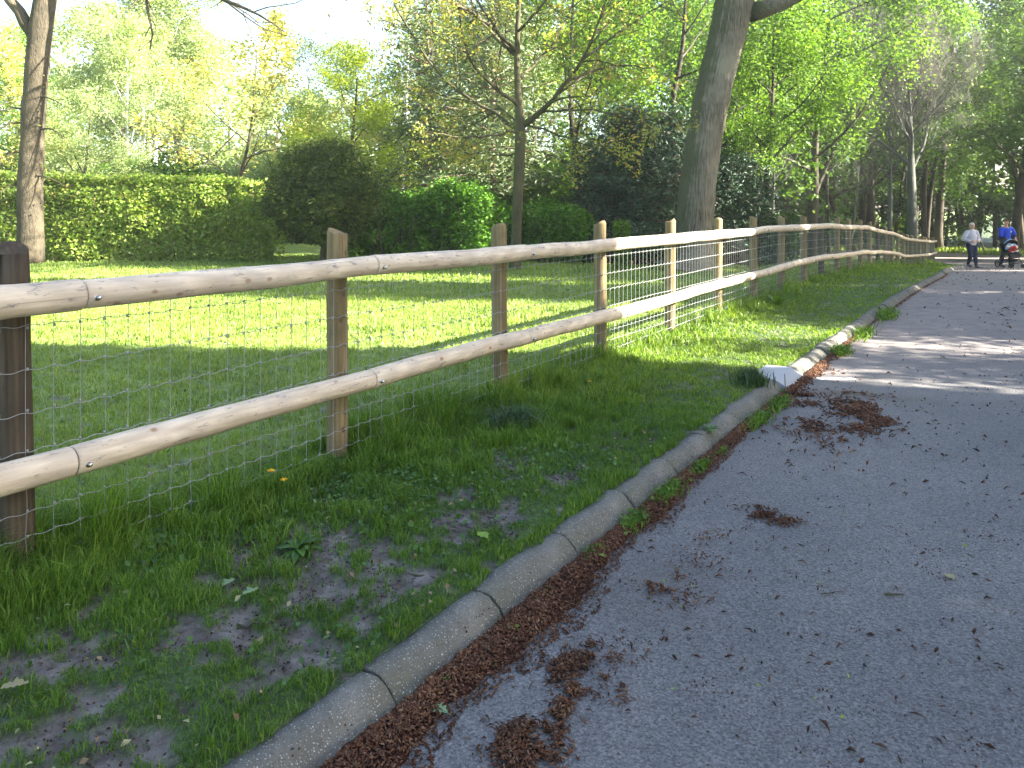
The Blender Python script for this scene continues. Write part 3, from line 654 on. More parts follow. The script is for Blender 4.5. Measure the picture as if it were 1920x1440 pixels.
kerbweeds = [(1450, 765, 'leafy grass clump in the gutter second below the drain slab'), (1405, 793, 'spreading grass clump in the gutter halfway between drain slab and kerb notch'),
 (1330, 848, 'broad low weed clump spilling off the kerb onto the asphalt'), (1285, 880, 'short weed clump beside the notched kerbstone'), (1225, 930, 'upright leafy weed growing between kerb and brown litter'), (1172, 985, 'wide green weed clump at the hollow kerbstone'),
 (1090, 1040, 'bright green weed clump on the litter by a kerb joint'), (1010, 1110, 'tiny yellowish tuft against the kerb face'), (920, 1175, 'small green tuft sprouting at the foot of the kerb'), (815, 1275, 'fine sprouting blades at a kerb joint beside brown litter'), (735, 1335, 'little green sprout nearest the bottom of the kerb'),
 (1600, 630, 'sunlit grass clump in the gutter beyond the drain slab'), (1560, 665, 'grass clump in the gutter just past the drain slab'), (1640, 595, 'sunlit grass clump farthest up the gutter in the light patch')]
for px, py, lb in kerbweeds:
    x, y = GR(px, py); s, t = w2st(x, y); x, y = st2w(s, KO+toff(s)+.02+rng.uniform(-.01, .04)); jz = rng.uniform(.55, 1.5); d = .024*y/2.5*jz; el_ = rng.uniform(1.5, 4.2); b = B(); n = int((230 if y > 3 else 50)*jz)
    a = rng.uniform(0, 6.283, n); r_ = np.abs(rng.normal(0, .5, n)); ex = r_*np.cos(a)*d*el_+d*rng.choice([-1, 0, 1.2], n)*.8; ey = r_*np.sin(a)*d*1.0; ox = ex*U[0]+ey*N[0]; oy = ex*U[1]+ey*N[1]
    b.blades(ox, oy, 0*ox-.003, d*1.1*rng.uniform(.3, 1.2, n)+.008, np.full(n, .002+.0010*y), rng.uniform(.3, 1.3, n))
    nl = int(n*rng.uniform(0, .35)); b.leaves(np.stack([ox[:nl]*1.1, oy[:nl]*1.1, rng.uniform(.006, d*.7+.01, nl)], 1), .008+.005*y, .6, .6)
    o = b.build('kerb_weed', MT['verge'] if y > 2.9 else MT['fresh']); o.location = (x, y, float(road_z(x, y))+.004); tag(o, lb, 'weed', 'weeds growing in the gutter')
def rosette(px, py, n, ln, lb, mat='weed', el=(.2, .9)):
    x, y = G(px, py); b = B()
    for i in range(n):
        a = i*2.4; e = rng.uniform(*el); k = 6; u = np.linspace(0, 1, k); l_ = ln*rng.uniform(.7, 1.1)
        cx = u*l_*math.cos(e); cz = u*l_*math.sin(e)-.35*l_*u**2; wd = .16*l_*np.sin(np.clip(u*.9+.08, 0, 1)*math.pi)**.8
        Lp = np.stack([cx*math.cos(a)-wd*math.sin(a), cx*math.sin(a)+wd*math.cos(a), cz+wd*.3], 1); Rp = np.stack([cx*math.cos(a)+wd*math.sin(a), cx*math.sin(a)-wd*math.cos(a), cz+wd*.3], 1); Mp = np.stack([cx*math.cos(a), cx*math.sin(a), cz], 1)
        b.add(np.vstack([Lp, Mp, Rp]), [(j, j+1, k+j+1, k+j) for j in range(k-1)]+[(k+j, k+j+1, 2*k+j+1, 2*k+j) for j in range(k-1)])
    o = b.build('broadleaf_weed', MT[mat], None, True); o.location = (x, y, float(ground_z(x, y))+.01); tag(o, lb, 'weed', 'broad-leaved weeds on the verge')
rosette(1458, 572, 12, .34, 'big bright dock plant with long leaves at the foot of the sunlit fence', 'fresh', (.5, 1.1))
rosette(560, 1030, 14, .11, 'leafy weed rosette at the edge of the mud below the second post')
rosette(270, 1015, 8, .13, 'weed with silvery leaves under the wire mesh near the first post', 'paleleaf', (.1, .4))
rosette(1330, 768+40, 10, .09, 'small weed rosette on the verge left of the gutter clumps')
# dandelions
def dandelion(px, py, h, lb, lean=.15):
    x, y = G(px, py); r0 = empty('dandelion', (x, y, float(ground_z(x, y))), lb, 'flower', 'yellow dandelions'); b = B(); u = np.linspace(0, 1, 6)
    b.tube(np.stack([lean*h*u**2, 0*u, h*u], 1), .0022, 5); b.build('stem', MT['weed'], r0, True)
    b = B(); n = 46; a = np.arange(n)*2.4; r_ = .016*np.sqrt(np.arange(n)/n)
    b.leaves(np.stack([lean*h+np.cos(a)*r_, np.sin(a)*r_, h+.005-.1*r_], 1), .011, 1, .5, .2); b.build('flower_head', MT['yellow'], r0)
dandelion(500, 945, .16, 'taller yellow dandelion by the lower wires between the first two posts', .12)
dandelion(535, 935, .10, 'shorter yellow dandelion just right of the taller one', -.1)
dandelion(1104, 727, .05, 'single low yellow dandelion in the grass near the fourth post')

# ------------------------------------------------------------------ trees
def path(p0, d0, ln, n, wob, rg, up=0.0, curl=0.0):
    P = [np.array(p0, float)]; d = np.array(d0, float); d /= np.linalg.norm(d); st = ln/n
    for i in range(n):
        d = d+rg.normal(0, wob, 3)+np.array([0, 0, up]); d /= np.linalg.norm(d); P.append(P[-1]+d*st)
    return np.array(P)
def side_dir(T, ang, az):
    T = T/np.linalg.norm(T); r_ = np.cross(T, [0, 0, 1.]); 
    if np.linalg.norm(r_) < .1: r_ = np.array([1., 0, 0])
    r_ /= np.linalg.norm(r_); q = np.cross(T, r_); s = math.cos(az)*r_+math.sin(az)*q
    return T*math.cos(ang)+s*math.sin(ang)
def grow(b, pts, rad, lv, spec, rg, tips, k=8):
    """tube along pts, then children; spec[lv] = (count, start, angle, length ratio, wobble, upward pull)"""
    b.tube(pts, rad, k, cap=lv == 0)
    if lv >= len(spec):
        tips.append(pts[len(pts)//2:]); return
    cnt, st, ang, lr, wob, up = spec[lv]; L0 = np.sum(np.linalg.norm(np.diff(pts, axis=0), axis=1)); m_ = len(pts)-1; az0 = rg.uniform(0, 6)
    for i in range(cnt):
        u = st+(1-st)*(i+rg.uniform(.2, .8))/cnt; j = min(int(u*m_), m_-1); f = u*m_-j; p = pts[j]*(1-f)+pts[j+1]*f; T = pts[j+1]-pts[j]
        d = side_dir(T, ang*rg.uniform(.7, 1.25), az0+i*2.4+rg.uniform(-.4, .4)); r0 = (rad[j]*(1-f)+rad[j+1]*f)*.55
        ln = L0*lr*(1-.45*(u-st)/(1-st+1e-6))*rg.uniform(.75, 1.2); n = 6 if lv < 2 else 4
        cp = path(p, d, ln, n, wob, rg, up); grow(b, cp, np.linspace(r0, r0*.25, n+1), lv+1, spec, rg, tips, max(3, k-2))
def sample_tips(tips, per, sig, rg, lo=0.0):
    out = []
    for t in tips:
        i = rg.integers(0, len(t)-1, per); f = rg.random(per)[:, None]; out.append(t[i]*(1-f)+t[i+1]*f+rg.normal(0, sig, (per, 3)))
    return np.vstack(out)
def tree_meshes(name, h, tr, spec, seed, per, sig, leaf, stem_h, barkm, leafm, wob=.05, lean=(0, 0), up=.35):
    rg = np.random.default_rng(seed); b = B(); tips = []; n = 12
    P = path((0, 0, -.2), (lean[0], lean[1], 1), h, n, wob, rg, .05); rad = tr*np.array([1.25]+list(np.linspace(1, .16, n)))
    sp = [(spec[0][0], stem_h/h, *spec[0][2:])]+list(spec[1:])
    grow(b, P, rad, 0, sp, rg, tips, 10); tm = b.mesh(name+'_trunk', barkm, True)
    L_ = B(); pts = sample_tips(tips, per, sig, rg); L_.leaves(pts, leaf, up, rg=rg); cm = L_.mesh(name+'_crown', leafm)
    return tm, cm
BS = [(11, .3, 1.0, .42, .10, .06), (6, .25, .8, .5, .12, .05), (4, .3, .8, .55, .12, .02)]
proto = [tree_meshes('broadleaf%d' % i, 11, .17, BS, 200+i, 80, .27, .125, 2.6, MT['bark_wood'], MT['mid']) for i in range(4)]
BS2 = [(9, .4, .85, .38, .10, .10), (6, .25, .8, .5, .12, .05), (3, .3, .8, .55, .12, .02)]
tallp = [tree_meshes('tall%d' % i, 18, .2, BS2, 300+i, 70, .38, .22, 7, MT['bark_wood'], MT['mid'], .035) for i in range(3)]
def gz(x, y): return float(ground_z(np.array([x]), np.array([y]))[0])
tcount = [0]
def tree(pt, px, Y, h, hp, label, leafm, barkm=None, rz=None, wx=1.0, group='trees beyond the lawn', x=None, cat='tree', name='tree'):
    X = AT(px, Y) if x is None else x; k = h/hp; tcount[0] += 1
    t = empty(name, (X, Y, gz(X, Y)-.05), label, cat, group, rz=tcount[0]*1.7 if rz is None else rz)
    a = link('trunk', pt[0], t, barkm or MT['bark_wood']); c = link('crown', pt[1], t, leafm)
    for o in (a, c): o.scale = (k*wx, k*wx, k)
    return t

# --- slender tree behind the lower left of the fence, bare trunk, forking at the top
def px3(px, py, Y, dy=0): Yd = Y+dy; return np.array([(px-960)/F*Yd, Yd, CAMZ-(py-HY)/F*Yd])
def smooth_poly(P, R, n):
    P = np.array(P, float); d = np.r_[0, np.cumsum(np.linalg.norm(np.diff(P, axis=0), axis=1))]; u = np.linspace(0, d[-1], n)
    Q = np.stack([np.interp(u, d, P[:, i]) for i in range(3)], 1); R = np.interp(u, d, R)
    for _ in range(2): Q[1:-1] = (Q[:-2]+2*Q[1:-1]+Q[2:])/4; R[1:-1] = (R[:-2]+2*R[1:-1]+R[2:])/4
    return Q, R
def wob_mesh(o, amp, sc3, seed):
    me = o.data; v = np.empty(len(me.vertices)*3, np.float32); me.vertices.foreach_get('co', v); v = v.reshape(-1, 3)
    nx = fbm(v[:, 0]*sc3+v[:, 2]*.3*sc3, v[:, 1]*sc3+v[:, 2]*.8*sc3, 1, 3, seed)-.5; ny = fbm(v[:, 2]*sc3+5, v[:, 0]*sc3, 1, 3, seed+3)-.5
    v[:, 0] += nx*amp; v[:, 1] += ny*amp; me.vertices.foreach_set('co', v.ravel())
YL = 20.0; ORG = px3(57, 489, YL); lt = empty('tree', tuple(ORG), 'tall grey-brown tree with a bare forked trunk in front of the left hedge', 'tree', 'trees on the lawn')
b = B(); tips = []; rg = np.random.default_rng(5); e = 1/F*YL/2
Pm = [(57, 500, 50), (57, 470, 47), (57, 420, 45), (57, 340, 43), (60, 280, 42), (64, 200, 41), (70, 120, 41), (76, 60, 42), (82, 20, 40), (90, -40, 36), (105, -120, 30), (110, -260, 22), (120, -420, 10)]
Q, R = smooth_poly([px3(a, c, YL)-ORG for a, c, _ in Pm], [q*e for *_, q in Pm], 40); b.tube(Q, R, 18)
def limb(b, tips, org, Yb, lst, spec, rg, k=8, lv=0, n=16, dys=0.0, scale=1.0):
    P = [px3(a, c, Yb, dys*i/(len(lst)-1))-org for i, (a, c, _) in enumerate(lst)]; ee = Yb/F/2*scale
    Q, R = smooth_poly(P, [q*ee for *_, q in lst], n); Q[1:-1] += rg.normal(0, .02, (n-2, 3)); grow(b, Q, R, lv, spec, rg, tips, k)
LS = [(7, .25, .8, .42, .14, .03), (5, .25, .7, .5, .14, 0), (3, .3, .7, .5, .14, 0)]
limb(b, tips, ORG, YL, [(62, 62, 26), (48, 38, 22), (30, 15, 20), (12, -8, 19), (-15, -50, 17), (-60, -140, 12), (-110, -260, 5)], LS, rg, 10)
limb(b, tips, ORG, YL, [(85, -20, 24), (180, -90, 20), (290, -80, 15), (380, -20, 9), (450, 10, 6), (505, 38, 3), (535, 60, 1.5)], LS, rg, 8, dys=-2)
limb(b, tips, ORG, YL, [(100, -90, 24), (190, -160, 18), (300, -190, 12), (420, -180, 6), (560, -60, 2)], LS, rg, 8, dys=2)
limb(b, tips, ORG, YL, [(110, -200, 20), (60, -300, 14), (0, -380, 8), (-60, -440, 3)], LS, rg, 8, dys=-3)
limb(b, tips, ORG, YL, [(110, -260, 18), (200, -350, 12), (300, -420, 6), (380, -480, 3)], LS, rg, 8, dys=3)
for (px_, py_, dx) in ((62, 185, 1), (50, 235, -1), (66, 245, 1), (50, 290, -1), (45, 205, -1), (60, 335, 1), (50, 350, -1)):
    limb(b, tips, ORG, YL, [(px_, py_, 5), (px_+dx*25, py_-8, 3), (px_+dx*45, py_+4, 2), (px_+dx*60, py_+14, 1)], [(4, .2, .8, .5, .2, 0)], rg, 5, dys=-.5, n=7)
o = b.build('trunk', MT['bark_grey'], lt, True); wob_mesh(o, .06, 2.2, 4)
tips = [t for t in tips if len(t)]; b = B(); b.leaves(sample_tips(tips, 4, .12, rg), .085, .3, rg=rg); b.build('crown', MT['oakyoung'], lt)

# --- great leaning oak behind the fence
YO = 19.3; ORG = px3(1297, 497, YO); bt = empty('oak_tree', tuple(ORG), 'massive furrowed tree trunk leaning to the right behind the sunlit fence', 'tree', 'trees on the lawn')
b = B(); tips = []; rg = np.random.default_rng(8); e = YO/F/2
Pm = [(1290, 508, 128), (1293, 496, 100), (1297, 472, 80), (1299, 430, 69), (1310, 340, 66), (1319, 270, 65), (1332, 200, 66), (1345, 140, 66), (1358, 90, 67), (1368, 50, 70), (1376, 10, 72), (1386, -30, 66), (1400, -90, 54), (1420, -200, 44), (1430, -330, 32), (1440, -480, 16), (1445, -600, 5)]
Q, R = smooth_poly([px3(a, c, YO)-ORG for a, c, _ in Pm], [q*e for *_, q in Pm], 260)
b.tube(Q, R, 120, cap=False)
v = b.v[0].reshape(260, 120, 3); th = np.arange(120)*2*math.pi/120; lz = np.arange(260)[:, None]*.05
rid = np.abs(fbm(np.cos(th)[None]*5+7+lz*.12, np.sin(th)[None]*5+lz*.35, 1, 3, 88)-.5)*2; rid = .045*(rid-.25)+.03*(fbm(np.cos(th)[None]*1.2+4+lz*.2, np.sin(th)[None]*1.2+lz*.25, 1, 2, 89)-.5)
v += (v-Q[:, None, :])/R[:, None, None]*(rid*np.clip(R/R[40], .4, 1.5)[:, None])[:, :, None]; b.v[0] = v.reshape(-1, 3)
OS = [(7, .3, .8, .42, .12, .05), (5, .25, .7, .5, .14, .03), (4, .3, .7, .5, .14, 0)]
b.tube(*smooth_poly([px3(1380, 45, YO)-ORG, px3(1400, 25, YO)-ORG, px3(1430, 15, YO)-ORG], [30*e, 19*e, 15*e], 9), 16)
limb(b, tips, ORG, YO, [(1405, 24, 38), (1430, 17, 31), (1465, 8, 28), (1500, -8, 26), (1560, -45, 22), (1650, -130, 16), (1730, -250, 8), (1760, -330, 3)], OS, rg, 14, dys=-1)
for lst, dy in (([(1385, -60, 30), (1300, -160, 22), (1200, -260, 14), (1120, -380, 5)], 3), ([(1415, -180, 30), (1340, -300, 20), (1260, -400, 12), (1200, -520, 4)], -3), ([(1425, -250, 26), (1520, -350, 18), (1620, -460, 8), (1660, -520, 3)], 3), ([(1400, -100, 26), (1460, -200, 18), (1500, -300, 12), (1520, -420, 4)], -5)):
    limb(b, tips, ORG, YO, lst, OS, rg, 10, dys=dy)
o = b.build('trunk', MT['bark_big'], bt, True); wob_mesh(o, .05, 3, 14)
b = B(); b.leaves(sample_tips(tips, 9, .3, rg), .12, .3, rg=rg); b.build('crown', MT['fresh'], bt)

# --- young oak with spreading bare limbs in the middle
YM = 18.8; ORG = px3(967, 500, YM); mt_ = empty('young_oak', tuple(ORG), 'slim young tree in the centre with open spreading limbs and orange-tinged new leaves', 'tree', 'trees on the lawn')
b = B(); tips = []; rg = np.random.default_rng(9)
Pm = [(965, 512, 26), (966, 490, 21), (968, 440, 19), (971, 370, 19), (974, 300, 20), (977, 240, 21), (973, 205, 15), (970, 150, 12), (969, 100, 11), (971, 40, 9), (975, -30, 8), (978, -120, 6), (982, -220, 3)]
YS = [(9, .12, .75, .36, .13, .0), (5, .25, .7, .5, .15, 0), (2, .3, .7, .5, .14, 0)]
Q, R = smooth_poly([px3(a, c, YM)-ORG for a, c, _ in Pm], [q*YM/F/2 for *_, q in Pm], 40); b.tube(Q, R, 12)
L2 = [([(978, 238, 13), (1005, 215, 11), (1035, 190, 9), (1065, 155, 8), (1090, 120, 6.5), (1110, 80, 5.5), (1125, 40, 4.5), (1138, -5, 4), (1150, -70, 2)], -1.2),
      ([(974, 245, 8), (940, 220, 7), (900, 196, 6.5), (850, 165, 5.5), (815, 130, 5), (790, 95, 4.5), (765, 50, 3.5), (738, 5, 3)], 1.5),
      ([(974, 200, 9), (930, 165, 7), (895, 135, 6), (870, 95, 5), (862, 40, 4), (858, -20, 3)], -1.5),
      ([(968, 105, 9), (930, 70, 8), (900, 35, 6), (878, -10, 4), (860, -60, 2)], 1.8), ([(968, 95, 8), (925, 50, 6), (880, 20, 5), (830, -5, 4)], -2.2),
      ([(976, 243, 5), (945, 252, 4), (900, 258, 3.5), (850, 257, 3), (800, 248, 1.5)], -1.8), ([(974, 290, 4), (930, 292, 3), (880, 288, 2.5), (850, 280, 1)], 1),
      ([(1010, 212, 5), (1060, 205, 4), (1120, 208, 3.5), (1190, 222, 2.5), (1245, 228, 1.2)], -2), ([(985, 232, 4), (1040, 250, 3.5), (1100, 272, 3), (1150, 274, 2), (1200, 272, 1)], -2.2),
      ([(1068, 150, 5), (1120, 128, 4), (1180, 120, 3), (1230, 130, 1.5)], 1.5), ([(970, 150, 6), (1010, 110, 5), (1050, 70, 4), (1075, 10, 3), (1090, -60, 2)], 2), ([(970, 60, 6), (1010, 20, 5), (1040, -30, 4), (1060, -90, 2)], -2),
      ([(970, 230, 5), (935, 200, 4), (880, 220, 3), (820, 215, 1.5)], 2.5), ([(975, -20, 7), (920, -80, 5), (860, -130, 3)], 1), ([(976, -60, 7), (1040, -120, 5), (1100, -180, 3)], 1), ([(960, 100, 6), (890, -10, 5), (800, -60, 4), (730, -70, 2)], -1), ([(1095, 110, 5), (1160, 60, 4), (1220, 20, 3), (1260, 0, 1.5)], 1)]
for lst, dy in L2: limb(b, tips, ORG, YM, lst, YS, rg, 8, dys=dy, n=14)
b.build('trunk', MT['bark_dark'], mt_, True); b = B(); b.leaves(sample_tips(tips, 5, .07, rg), .08, .2, rg=rg); b.build('crown', MT['oakyoung'], mt_)

# --- bare pale tree by the road
YB = 38; bx = AT(1711, YB); zb = gz(bx, YB); rg = np.random.default_rng(12)
t = empty('bare_tree', (bx, YB, zb), 'pale grey nearly leafless tree with fan of fine twigs beyond the far fence', 'tree', 'trees by the road')
b = B(); tips = []; Q = path((0, 0, -.2), (0, 0, 1), 10.2, 12, .03, rg, .05)
grow(b, Q, .24*np.array([1.2, 1, .97, .93, .88, .8, .62, .5, .4, .3, .22, .14, .06]), 0, [(15, .42, .78, .50, .08, .08), (9, .12, .55, .5, .12, .05), (7, .1, .5, .5, .12, .04), (4, .1, .5, .55, .1, .02)], rg, tips, 12)
b.build('trunk', MT['bark_pale'], t, True)
b = B()
for tp in tips[::1]:
    for q in range(2):
        p = tp[rg.integers(0, len(tp))]; d = rg.normal(size=3); d[2] = abs(d[2])+.6; d /= np.linalg.norm(d); b.tube([p, p+d*.35+rg.normal(0, .03, 3), p+d*.7], [.007, .006, .004], 3, False)
b.build('twigs', MT['twig'], t); b = B(); b.leaves(sample_tips(tips[::6], 2, .15, rg), .12, .3, rg=rg); b.build('crown', MT['pale'], t)
bare2 = B(); tips = []; rg = np.random.default_rng(13); Q = path((0, 0, -.2), (-.06, 0, 1), 8, 10, .05, rg, .05)
grow(bare2, Q, .14*np.linspace(1.1, .12, 11), 0, [(12, .5, .8, .5, .1, .06), (8, .15, .6, .5, .12, .05), (6, .15, .6, .5, .12, .0)], rg, tips, 8)
bare_me = bare2.mesh('bare_trunk', MT['bark_pale'], True)
for px_, Y_, h_, lb in ((1660, 40, 1.05, 'thinner grey trunk just left of the pale leafless tree'), (1590, 36, .62, 'small twiggy bush-like tree above the middle of the far fence'), (1440, 30, .62, 'small grey twiggy tree to the right of the leaning trunk')):
    X_ = AT(px_, Y_); t = empty('bare_tree', (X_, Y_, gz(X_, Y_)), lb, 'tree', 'trees by the road', rz=px_); a = link('trunk', bare_me, t); a.scale = (h_, h_, h_)

# --- yew bush, shrubs and hedges
def lump_points(n, c, rad, rg, lumps=40, lr=.28, shell=.55):
    """leaf positions on the skins of many overlapping lumps"""
    c = np.array(c, float); rad = np.array(rad, float); L0 = rg.normal(size=(lumps, 3)); L0 /= np.linalg.norm(L0, axis=1)[:, None]; L0 *= rg.uniform(shell, .9, lumps)[:, None]
    i = rg.integers(0, lumps, n); d = rg.normal(size=(n, 3)); d /= np.linalg.norm(d, axis=1)[:, None]; P = L0[i]+d*lr*rg.uniform(.55, 1.08, n)[:, None]
    return c+P*rad
YY = 19.6; xx = AT(606, YY); z0 = gz(xx, YY); ye = empty('yew_bush', (xx, YY, z0), 'very dark rounded yew on a short stem between the hedge and the bright shrub', 'bush', 'clipped and wild bushes'); rg = np.random.default_rng(21)
b = B(); tips = []; grow(b, path((0, 0, -.1), (0, 0, 1), 1.5, 6, .05, rg), np.linspace(.13, .05, 7), 0, [(12, .15, 1.0, .7, .1, .05), (5, .3, .6, .5, .1, .05)], rg, tips, 8); b.build('stem', MT['bark_dark'], ye, True)
b = B(); P = np.vstack([lump_points(34000, (0, 0, 1.55), (1.42, 1.35, 1.2), rg, 110, .24, .5), lump_points(14000, (0, 0, 1.5), (1.2, 1.1, 1.0), rg, 60, .4, .2)]); P = P[P[:, 2] > .5]; b.leaves(P, .11, .1, .34, .1, rg)
a = rg.uniform(0, 6.28, 5200); ph = np.arccos(rg.uniform(-.4, 1, 5200)); dd = np.stack([np.cos(a)*np.sin(ph), np.sin(a)*np.sin(ph), np.cos(ph)], 1); P = np.array([0, 0, 1.55])+dd*np.array([1.5, 1.4, 1.2])*rg.uniform(.85, 1.16, 5200)[:, None]; P[:, 2] += .15*np.abs(dd[:, 2]); b.leaves(P, .11, .1, .22, .05, rg)
a = rng.uniform(0, 6.28, 5000); q = rng.random(5000)**.6; P = np.stack([np.cos(a)*q*1.1, np.sin(a)*q*1.0, 2.55+.35*(1-q**2)+rng.normal(0, .12, 5000)], 1); b.leaves(P, .1, .1, .25, .05, rg)
b.build('foliage', MT['yew'], ye)
def hedge(name, pts, w_, h_, n, mat, leaf, label, cat, group, seed, core=True, humps=.15):
    """pts: ground line of the hedge, leaves on an uneven box skin with woody stems inside"""
    rg = np.random.default_rng(seed); pts = np.array(pts, float); o0 = pts[0]; h_ = np.broadcast_to(np.array(h_, float), (len(pts),))
    d = np.r_[0, np.cumsum(np.linalg.norm(np.diff(pts, axis=0), axis=1))]; s = rg.uniform(0, d[-1], n); x = np.interp(s, d, pts[:, 0]); y = np.interp(s, d, pts[:, 1]); hh = np.interp(s, d, h_)
    tx = np.gradient(np.interp(s, d, pts[:, 0])); k = rg.random(n); i = np.clip(np.searchsorted(d, s)-1, 0, len(pts)-2); T = (pts[i+1]-pts[i]); T /= np.linalg.norm(T, axis=1)[:, None]; NN = np.stack([T[:, 1], -T[:, 0]], 1)
    hm = hh*(1+humps*(fbm(s, 0*s, .9, 3, seed)-.5)*2); side = np.where(rg.random(n) < .72, 1, -1); top = rg.random(n) < .22
    zz = np.where(top, hm+rg.normal(0, .07, n), hm*rg.random(n)**.85); prof = np.sqrt(np.clip(1-(np.clip(zz/hm-.72, 0, .28)/.30)**2, 0, 1))
    off = np.where(top, rg.uniform(-1, 1, n)*w_/2*.8, side*w_/2*prof*(.86+.5*(fbm(s, zz, 1.6, 3, seed+1)-.4)))+rg.normal(0, .06, n)
    P = np.stack([x+NN[:, 0]*off-o0[0], y+NN[:, 1]*off-o0[1], zz+.03], 1)
    e = empty(name, (o0[0], o0[1], gz(*o0)-.03), label, cat, group); b = B(); b.leaves(P, leaf, .25, rg=rg); b.build('foliage', mat, e)
    b = B()
    for q in np.arange(.2, d[-1], .35):
        cx, cy = np.interp(q, d, pts[:, 0])-o0[0], np.interp(q, d, pts[:, 1])-o0[1]; hq = np.interp(q, d, h_)
        for r_ in range(2):
            b.tube(path((cx+rg.normal(0, .08), cy+rg.normal(0, .1), -.05), (rg.normal(0, .3), rg.normal(0, .25), 1), hq*rg.uniform(.8, 1.0), 5, .1, rg), np.linspace(.022, .006, 6), 4, False)
    b.build('stems', MT['bark_wood'], e); return e
hedge('hedge', [(AT(-160, 20.6), 20.6), (AT(60, 21.3), 21.3), (AT(300, 21.4), 21.4), (AT(525, 21.6), 21.6)], 1.3, [2.15, 2.15, 2.15, 1.95], 46000, MT['hedge'], .11, 'long leafy clipped hedge behind the lawn on the left', 'hedge', 'hedges', 31, humps=.05)
def bush(px_, Y_, w_, d_, h_, n, mat, leaf, label, seed, name='shrub', cat='shrub', group='clipped and wild bushes'):
    rg = np.random.default_rng(seed); X_ = AT(px_, Y_); e = empty(name, (X_, Y_, gz(X_, Y_)-.03), label, cat, group)
    P = np.vstack([lump_points(int(n*.75), (0, 0, h_*.42), (w_, d_, h_*.56), rg, 34, .36, .45), lump_points(int(n*.25), (0, 0, h_*.42), (w_*.7, d_*.7, h_*.45), rg, 30, .5, .1)]); P = P[P[:, 2] > .02]
    b = B(); b.leaves(P, leaf, .3, rg=rg); b.build('foliage', mat, e); b = B()
    for i in range(22):
        b.tube(path((rg.normal(0, w_*.3), rg.normal(0, d_*.3), -.05), (rg.normal(0, .5), rg.normal(0, .4), 1), h_*rg.uniform(.6, 1), 6, .12, rg), np.linspace(.03, .006, 7), 4, False)
    b.build('stems', MT['bark_wood'], e)
bush(755, 21.6, 1.25, .9, 2.2, 13000, MT['shrub'], .11, 'bushy bright green shrub just right of the yew', 32)
bush(865, 21.8, 1.2, .9, 2.45, 13000, MT['shrub'], .11, 'tall glossy green shrub just left of the pine trunk', 35)
bush(695, 21.0, .7, .6, 1.2, 5000, MT['shrub'], .11, 'low green shrub filling the gap below the yew', 36)
bush(1025, 22.6, 1.5, .9, 1.85, 15000, MT['shrub'], .10, 'dark ivy-covered shrub right of the slim young tree', 33)
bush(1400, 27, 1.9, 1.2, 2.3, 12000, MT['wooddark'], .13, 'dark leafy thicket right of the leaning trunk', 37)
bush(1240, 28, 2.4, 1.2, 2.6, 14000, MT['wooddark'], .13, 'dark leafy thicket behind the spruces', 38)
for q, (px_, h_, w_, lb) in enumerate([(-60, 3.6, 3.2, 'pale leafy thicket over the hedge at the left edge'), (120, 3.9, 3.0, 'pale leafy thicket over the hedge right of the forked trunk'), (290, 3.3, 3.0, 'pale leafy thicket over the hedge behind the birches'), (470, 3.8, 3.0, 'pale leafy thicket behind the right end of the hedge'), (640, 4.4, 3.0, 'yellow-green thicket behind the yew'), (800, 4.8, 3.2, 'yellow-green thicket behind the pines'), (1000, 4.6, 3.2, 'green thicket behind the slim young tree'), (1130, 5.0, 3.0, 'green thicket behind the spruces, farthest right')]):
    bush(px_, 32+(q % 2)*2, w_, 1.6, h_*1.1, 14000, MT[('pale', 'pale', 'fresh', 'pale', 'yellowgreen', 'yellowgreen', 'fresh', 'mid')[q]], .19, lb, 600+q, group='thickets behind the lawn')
hedge('shrub', [(AT(1150, 19), 19), (AT(1180, 19), 19)], .4, [.95, 1.0], 1600, MT['fresh'], .07, 'small bright lime bush standing alone on the lawn behind the fence', 'shrub', 'clipped and wild bushes', 34, humps=.3)
# --- conifers
def conifer(name, px_, Y_, h_, w_, nb, mat, label, seed, base=.08, flat=.12, leaf=.16, per=150, droop=-.08, barkm=None, r0=.2, sg=.16, topw=.15):
    rg = np.random.default_rng(seed); X_ = AT(px_, Y_); e = empty(name, (X_, Y_, gz(X_, Y_)-.05), label, 'tree', 'conifers behind the lawn'); b = B(); Lf = B()
    T = path((0, 0, -.2), (0, 0, 1), h_, 10, .02, rg, .05); b.tube(T, np.linspace(r0, .03, 11), 10)
    for i in range(nb):
        u = base+(1-base)*(i+rg.random())/nb; z = u*h_; c = np.array([np.interp(z, T[:, 2], T[:, 0]), np.interp(z, T[:, 2], T[:, 1]), z]); a = i*2.4+rg.uniform(-.5, .5)
        ln = w_*((1-u)**.75*(1-topw)+topw)*rg.uniform(.6, 1.12); P = path(c, (math.cos(a), math.sin(a), .12+droop), ln, 6, .09, rg, .02); b.tube(P, np.linspace(.035, .01, 7), 4, False)
        k = int(per*ln/w_)+20; uu = rg.random(k)**.6; q = np.stack([np.interp(uu*6, np.arange(7), P[:, j]) for j in range(3)], 1)
        cl_ = rg.normal(0, 1, (k, 3))*np.array([sg, sg, sg*flat*4])*(.6+uu[:, None]); Lf.leaves(q+cl_, leaf, .2, .28, .1, rg)
    b.build('trunk', barkm or MT['bark_pine'], e, True); Lf.build('crown', mat, e)
conifer('pine_tree', 927, 24, 7.6, 3.0, 75, MT['pine'], 'grey-green pine with a reddish trunk behind the slim young tree', 41, base=.26, leaf=.17, per=330, r0=.15, sg=.26, topw=.45, flat=.16)
conifer('pine_tree', 800, 27, 8.6, 2.2, 60, MT['pine'], 'darker pine left of the reddish-trunked pine', 42, base=.12, leaf=.18, per=220, r0=.14, sg=.24, topw=.35)
